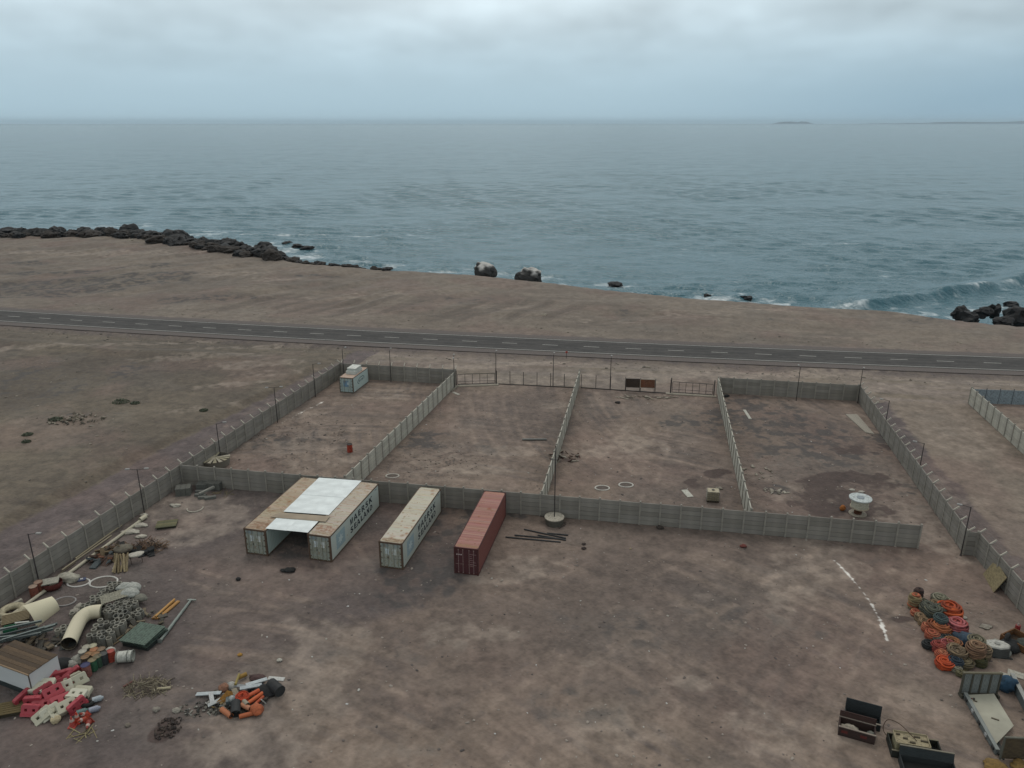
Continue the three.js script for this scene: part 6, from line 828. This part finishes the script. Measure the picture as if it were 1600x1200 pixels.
// open feed troughs
{
  const A = [23.33,-44.01], B = [25.52,-43.05], ry = -Math.atan2(B[1] - A[1], B[0] - A[0]), W = Math.hypot(B[0] - A[0], B[1] - A[1]);
  const mid = (o) => [(A[0] + B[0]) / 2 + Math.sin(ry) * o, (A[1] + B[1]) / 2 + Math.cos(ry) * o];
  const t1 = T('open_box', 'dark red brown open box with scraps inside', 'box', mid(-0.5), { ry }); tray(t1, W, 1.15, 0.75, mat(0x37241f, 0.85), mat(0x241c18, 0.9)); M('rim', merge(bx(W + 0.06, 0.05, 0.12, 0, 0.77, 0.54), bx(W + 0.06, 0.05, 0.12, 0, 0.77, -0.54)), mat(0x8a7f76, 0.8), t1); for (const x of [-0.8, 0.45]) M('red_mark', bx(0.42, 0.22, 0.02, x, 0.4, 0.585), mat(0x5f231d, 0.8), t1);
  M('back_lid', bx(W, 0.55, 0.06).rotateX(-0.15).translate(0, 0.95, -0.6), mat(0x3d2620, 0.85), t1);
  const t2 = T('open_box', 'black open box standing behind the red brown one', 'box', mid(-1.75), { ry }); t2.position.x += 0.4; tray(t2, W, 1.0, 0.55, mat(0x22282a, 0.85), mat(0x181c1d, 0.9)); M('lid', bx(W, 0.85, 0.06).rotateX(-0.12).translate(0, 0.95, -0.52), mat(0x23292c, 0.8), t2); M('rim', bx(W + 0.06, 0.05, 0.12, 0, 0.57, 0.46), mat(0x857e74, 0.8), t2);
  for (const [p, w, l, hex] of [[mid(-0.5), [-0.45, 0.8], 'white sack inside the red brown box', 0xa39c90], [mid(-0.5), [0.95, 0.5], 'grey bottle heap inside the red brown box', 0x6f716c]]) { const o = lump('box_contents', l, 'sack', p, w[1] * 0.6, 0.22, 0.32, hex, { seed: w[1] * 10 | 0, amp: 0.4, y: 0.15, ry }); o.position.x += Math.cos(ry) * w[0]; o.position.z -= Math.sin(ry) * w[0]; }
}
{
  const A = [26.71,-41.96], B = [29.22,-41.51], ry = -0.24, c = [(A[0] + B[0]) / 2, (A[1] + B[1]) / 2 - 0.6];
  const t = T('open_box', 'black open box holding a big cream block', 'box', c, { ry }); tray(t, 3.3, 1.7, 0.6, mat(0x23261f, 0.85), mat(0x1a1c19, 0.9)); M('rim', merge(bx(3.36, 0.05, 0.1, 0, 0.62, 0.82), bx(3.36, 0.05, 0.1, 0, 0.62, -0.82)), mat(0x77705f, 0.8), t);
  const b = T('cream_block', 'big cream crate standing in the black box, wire on top', 'crate', c, { y: 0.1, ry }); b.position.x -= 0.35; M('block', bx(2.1, 0.95, 1.1, 0, 0.48, 0), mat(0x8a8468, 0.9), b); M('top_tray', merge(bx(2.2, 0.04, 1.2, 0, 0.97, 0), bx(2.2, 0.14, 0.05, 0, 1.03, 0.58), bx(2.2, 0.14, 0.05, 0, 1.03, -0.58), bx(0.05, 0.14, 1.2, 1.08, 1.03, 0), bx(0.05, 0.14, 1.2, -1.08, 1.03, 0)), mat(0x9a9077, 0.9), b);
  for (let k = 0; k < 5; k++) M('scrap', bx(0.25 + k * 0.05, 0.07, 0.12, -0.8 + k * 0.4, 1.03, (k % 3 - 1) * 0.3), mat(0x4c4434, 0.9), b);
  const cv = new THREE.CatmullRomCurve3([[-1.1, 0.2, -0.5], [-1.6, 0.7, -0.9], [-1.35, 1.35, -1.2], [-0.7, 1.5, -0.8], [0.1, 1.1, -0.2], [0.3, 1.05, 0.1]].map((a) => new THREE.Vector3(...a))); M('wire', new THREE.TubeGeometry(cv, 30, 0.03, 5), mat(0x4d3a2c, 0.8), b);
  lump('yellow_scrap', 'yellow and white scraps in the right end of the black box', 'scraps', [c[0] + 1.15, c[1] + 0.35], 0.35, 0.15, 0.3, 0x7a7040, { seed: 55, y: 0.12, amp: 0.5 });
  const t3 = T('open_box', 'black open box cut off by the bottom edge of the picture', 'box', [27.95,-40.42], { ry }); tray(t3, 3.4, 1.6, 0.6, mat(0x22282a, 0.85), mat(0x191c1b, 0.9)); M('lid', bx(3.4, 0.7, 0.06).rotateX(-0.3).translate(0, 0.85, -0.9), mat(0x262d2f, 0.8), t3); M('rim', bx(3.4, 0.05, 0.1, 0, 1.2, -1.0), mat(0x7d786b, 0.8), t3);
}

// ---------------------------------------------------------------- in the pens and in the open yard
drum([-21.51,-93.65], 0xa03a24, 0x2c2320, 'red orange drum standing alone in the first pen', { s: 1.25 });
{ const t = T('wreck', 'small blue and black wreck by the back left wall', 'wreck', [-11.92,-123.26], { ry: -0.1 }); M('body', blob(4, 2, 0.3, 0.6, 0.4, 0.4).translate(-0.4, 0.45, 0), mat(0x29324c, 0.6), t); M('seat', bx(0.6, 0.9, 0.5, 0.5, 0.5, 0), mat(0x141416, 0.8), t); M('bar', rod([-1.6, 0.12, 0], [-0.6, 0.2, 0], 0.06), mat(0xa29d92, 0.8), t); M('plate', bx(0.4, 0.08, 0.3, -0.4, 0.2, 0.4), mat(0xb2b6bc, 0.7), t); }
lump('black_sack', 'small black sack at the foot of the third divider wall', 'sack', [34.06,-115.56], 0.7, 0.25, 0.35, 0x17181a, { seed: 61 });
pipe('steel_pipe', 'grey steel pipe lying in the second pen', 'pipe', [1.41,-97.78], [4.77,-97.78], 0.14, 0x6f706d, {});
plank('white_board', 'small white board lying at the top of the second pen', 'board', [-9.57,-117.71], [-8.55,-116.47], 0.5, 0.06, 0xb3b1a9); plank('timber_beam', 'grey beam along the foot of the first divider wall', 'beam', [-9.90,-118.03], [-8.67,-121.58], 0.22, 0.2, 0x8c887d);
plank('white_board', 'white plank lying at the top of the fourth pen', 'board', [35.39,-109.49], [35.18,-105.76], 0.42, 0.08, 0xb9b9b1); plank('white_board', 'white plank in the third pen near the cross wall', 'board', [20.52,-82.58], [20.88,-80.76], 0.75, 0.08, 0xbcbcb4);
{ const P = [[50.02,-107.60], [51.75,-107.60], [50.88,-99.85], [49.93,-100.56]], cx = P.reduce((s, p) => s + p[0], 0) / 4, cz = P.reduce((s, p) => s + p[1], 0) / 4, s = new THREE.Shape(P.map(([x, z]) => new THREE.Vector2(x - cx, -(z - cz)))), o = M('concrete_slab', new THREE.ExtrudeGeometry(s, { depth: 0.1, bevelEnabled: false }).rotateX(-Math.PI / 2), mat(0xa09b92, 0.95)); o.position.set(cx, 0, cz); label1(o, 'pale concrete slab lying in the fourth pen beside the right wall', 'slab'); }
{ // caged liquid tote
  const t = T('tote_tank', 'cream caged liquid tote in the third pen', 'tote tank', [23.23,-79.96], { ry: -0.15 }); M('pallet', bx(1.2, 0.14, 1.0, 0, 0.07, 0), mat(0x3d342b, 0.9), t); M('tank', bx(1.1, 1.0, 0.9, 0, 0.66, 0), mat(0xaea58e, 0.6), t); for (let k = 0; k < 5; k++) M('cage_hoop', merge(bx(1.2, 0.035, 0.035, 0, 0.22 + k * 0.22, 0.5), bx(1.2, 0.035, 0.035, 0, 0.22 + k * 0.22, -0.5), bx(0.035, 0.035, 0.97, 0.6, 0.22 + k * 0.22, 0), bx(0.035, 0.035, 0.97, -0.6, 0.22 + k * 0.22, 0)), mat(0x8b8880, 0.5, 0.4), t); for (let k = 0; k < 6; k++) M('cage_bar', bx(0.03, 1.0, 0.03, -0.58 + k * 0.232, 0.65, 0.525), mat(0x8b8880, 0.5, 0.4), t); M('cap', cy(0.14, 0.14, 0.06, 10).translate(0, 1.2, 0), mat(0x4c4a44, 0.6), t); t.scale.setScalar(1.15);
  lump('rag', 'pale rag beside the caged tote', 'rag', [24.84,-83.09], 0.4, 0.1, 0.3, 0x8b857b, { seed: 63, amp: 0.5 });
}
{ // white cable drum on a rusty stand
  const t = T('cable_drum', 'white cable drum stacked on a rusty one in the fourth pen', 'cable drum', [38.69,-76.73]); M('lower_flange', cy(0.95, 0.95, 0.08, 24).translate(0, 0.05, 0), mat(0x9d968a, 0.9), t); M('lower_core', cy(0.42, 0.42, 0.75, 16).translate(0, 0.46, 0), mat(0x5a3826, 0.95), t); M('upper_flange', cy(1.0, 1.0, 0.1, 24).translate(0.08, 0.88, 0), mat(0xaaa18f, 0.85), t); M('drum', cy(0.93, 0.9, 1.0, 24).translate(0.08, 1.43, 0), mat(0xbdbcae, 0.8), t); M('top_flange', cy(1.2, 1.2, 0.1, 28).translate(0.05, 1.98, 0), mat(0xbac3c6, 0.75), t); M('hub', cy(0.4, 0.4, 0.06, 16).translate(0.05, 2.06, 0), mat(0x8d97a0, 0.7), t);
  lump('orange_sack', 'small orange sack left of the white cable drum', 'sack', [37.34,-77.63], 0.32, 0.35, 0.3, 0xa0622a, { seed: 64, amp: 0.15 }); for (const [p, l] of [[[40.50,-82.58], 'white scrap behind the cable drum, left'], [[41.43,-82.08], 'white scrap behind the cable drum, right']]) lump('white_scrap', l, 'scrap', p, 0.35, 0.1, 0.2, 0xb3b0a8, { seed: p[0] | 0, amp: 0.4 });
}
for (const [a, b, l] of [[[1.31,-73.16], [5.66,-71.28], 'longest black pipe below the mast'], [[-0.68,-71.54], [5.07,-70.50], 'frontmost black pipe below the mast'], [[0.27,-71.94], [5.64,-71.01], 'middle black pipe below the mast'], [[2.72,-71.94], [5.63,-70.88], 'short black pipe below the mast'], [[3.75,-72.34], [5.97,-71.94], 'upper right black pipe below the mast']]) pipe('black_pipe', l, 'pipe', a, b, 0.075, 0x26282a, {});
for (const [a, b, l] of [[[3.13,-76.13], [4.11,-75.70], 'dark bar left of the mast drum'], [[5.46,-74.69], [5.87,-74.55], 'short dark bar right of the mast drum'], [[5.11,-73.43], [5.86,-74.27], 'pale bar right of the mast drum']]) pipe('iron_bar', l, 'bar', a, b, 0.06, 0x3a302c, {});
lump('black_cloth', 'black crumpled cloth in front of the containers', 'cloth', [-21.92,-65.07], 0.7, 0.16, 0.4, 0x141414, { seed: 71, amp: 0.6 }); lump('black_stone', 'small black lump left of the black cloth', 'lump', [-26.18,-63.62], 0.22, 0.16, 0.2, 0x1c1c1d, { seed: 72 });
for (const [p, s, hex, l] of [[[23.84,-69.60], 0.35, 0x6e3a34, 'small red brown bucket near the cross wall'], [[15.95,-73.43], 0.4, 0x3b332e, 'dark stick end by the cross wall'], [[12.16,-69.23], 0.12, 0x9a8c70, 'small pale stake in the open yard'], [[7.44,-70.11], 0.22, 0x3b302c, 'dark clod right of the black pipes, upper'], [[7.36,-69.23], 0.26, 0x3b302c, 'dark clod right of the black pipes, lower'], [[-22.36,-52.60], 0.2, 0xa27a34, 'yellow scrap in the open yard'], [[-18.90,-51.89], 0.24, 0xb0aea6, 'white scrap on the pale ground patch'], [[16.49,-112.60], 0.4, 0x3a3533, 'dark clod in the third pen']]) lump('scrap', l, 'scrap', p, s, s * 0.5, s * 0.8, hex, { seed: Math.abs(p[0] * 3) | 0, amp: 0.35 });
// piles by the cross wall's second divider
heap('scrap_heap', 'brown scrap at the foot of the second divider wall', 'scraps', [6.70,-92.01], 2.2, 1.6, 0.25, 44, [0x4c332c, 0x8b857b, 0x5b4a40, 0xa29d94], { seed: 81, len: [0.2, 1.1], th: [0.05, 0.22], flat: 0.7 }); heap('scrap_heap', 'pale scrap heap at the back fence under the brown boards', 'scraps', [21.64,-115.25], 5, 0.8, 0.12, 50, [0x8b857b, 0x6b6259, 0xa39c90], { seed: 82, len: [0.3, 1.6], th: [0.04, 0.14], flat: 0.3 }); heap('rubble', 'pale rubble in the fourth pen', 'rubble', [30.47,-87.54], 2.4, 2.0, 0.12, 26, [0x9a948a, 0x8a8278], { seed: 83, len: [0.2, 0.5], th: [0.06, 0.2], flat: 0.4 }); heap('rubble', 'pale rubble behind the cross wall in the fourth pen', 'rubble', [31.45,-82.41], 1.6, 0.9, 0.1, 20, [0x9a948a, 0x8c887e, 0xa9a49a], { seed: 84, len: [0.2, 0.5], th: [0.06, 0.2], flat: 0.4 });
heap('rubble', 'rubble and wire on the rough field left of the yards', 'rubble', [-63.61,-104.48], 4, 2.4, 0.3, 90, [0x5d564b, 0x6f675a, 0x8b8477, 0x4c463d], { seed: 85, len: [0.15, 0.7], th: [0.05, 0.25], flat: 0.8 });
for (const [p, s, l] of [[[-60.56,-111.73], 1.1, 'larger low grey green shrub on the left field'], [[-58.11,-111.17], 0.6, 'smaller low grey green shrub on the left field'], [[-67.27,-98.69], 0.6, 'dark low shrub far left on the field, upper'], [[-65.84,-96.01], 0.5, 'dark low shrub far left on the field, lower'], [[-46.38,-108.13], 0.55, 'dark low shrub near the left track'], [[-66.46,-104.22], 0.9, 'dark low shrub beside the field rubble']]) {
  const t = T('shrub', l, 'shrub', p), r = rng(p[0] * 10 | 0), g = []; for (let i = 0; i < 240; i++) { const a = r() * 6.283, q = Math.sqrt(r()) * s, y = (1 - (q / s) ** 2) * 0.45 * s * r(), w = 0.06 + 0.08 * r(); g.push(new THREE.PlaneGeometry(w, w * 2).rotateX(r() * 3).rotateY(r() * 6).translate(Math.cos(a) * q * 1.2, y + 0.05, Math.sin(a) * q)); }
  const fm = mat(0x4b5040, 0.9, 0, false); fm.side = THREE.DoubleSide; M('foliage', merge(g), fm, t); M('stem', cy(0.03, 0.05, 0.2 * s + 0.1, 5).translate(0, 0.08, 0), mat(0x4c4034, 0.9), t);
}
// scattered small stones and white litter
{
  const r = rng(99), sg = blob(2, 1, 0.3, 1, 0.6, 0.8, true), mk = (name, label, n, m, cols, size, where) => { const im = new THREE.InstancedMesh(sg, m, n), d = new THREE.Object3D(), c = new THREE.Color(); for (let i = 0; i < n; i++) { const [x, z] = where(r), s = size(r); d.position.set(x, hgt(x, z) + s * 0.2, z); d.rotation.set(0, r() * 6.283, (r() - 0.5) * 0.4); d.scale.set(s * (0.7 + 0.8 * r()), s * (0.5 + 0.5 * r()), s); d.updateMatrix(); im.setMatrixAt(i, d.matrix); im.setColorAt(i, c.set(cols[Math.floor(r() * cols.length)])); } im.name = name; im.castShadow = im.receiveShadow = true; im.userData = { kind: 'stuff', label, category: 'litter' }; scene.add(im); };
  const white = new THREE.MeshStandardMaterial({ color: 0xffffff, roughness: 0.9 });
  const inYard = (q) => { for (;;) { const z = -122 + 86 * q(), x = -48 + 100 * q(); if (x > leftX(z) + 1 && x < rightX(z) - 1 && z > backZ(x) + 1) return [x, z]; } };
  mk('scattered_litter', 'small white scraps scattered over the yards', 210, white, [0xa3a099, 0x938f87, 0xb2b1ad, 0x8f8a80], (q) => 0.04 + 0.12 * q() * q(), inYard);
  mk('scattered_stones', 'small stones and clods scattered over the yards', 2200, white, [0x6d635c, 0x5b524d, 0x7f756c, 0x4a4340, 0x8c8278], (q) => 0.04 + 0.12 * q() * q(), inYard);
  mk('rough_clods', 'clods of broken earth in the first and second pens', 420, white, [0x6a5e56, 0x5c524b, 0x776c63, 0x4c4540], (q) => 0.05 + 0.13 * q() * q(), (q) => { const g2 = () => (q() + q() + q() - 1.5) * 1.2, k = q() < 0.65 ? [PEN1, 9, 9] : [PEN2, 6, 5]; return [k[0].x + g2() * k[1], k[0].z + g2() * k[2]]; });
  mk('field_stones', 'stones strewn over the verge and the left field', 1200, white, [0x6d665b, 0x544e46, 0x82796c], (q) => 0.08 + 0.3 * q() * q() * q(), (q) => { const x = -110 + 200 * q(); return q() < 0.5 ? [x, roadZ(x) + 8 + 6 * q()] : q() < 0.6 ? [x, roadZ(x) - 8 - 8 * q()] : [-50 - 60 * q(), -80 - 60 * q()]; });
}
renderer.render(scene, camera);
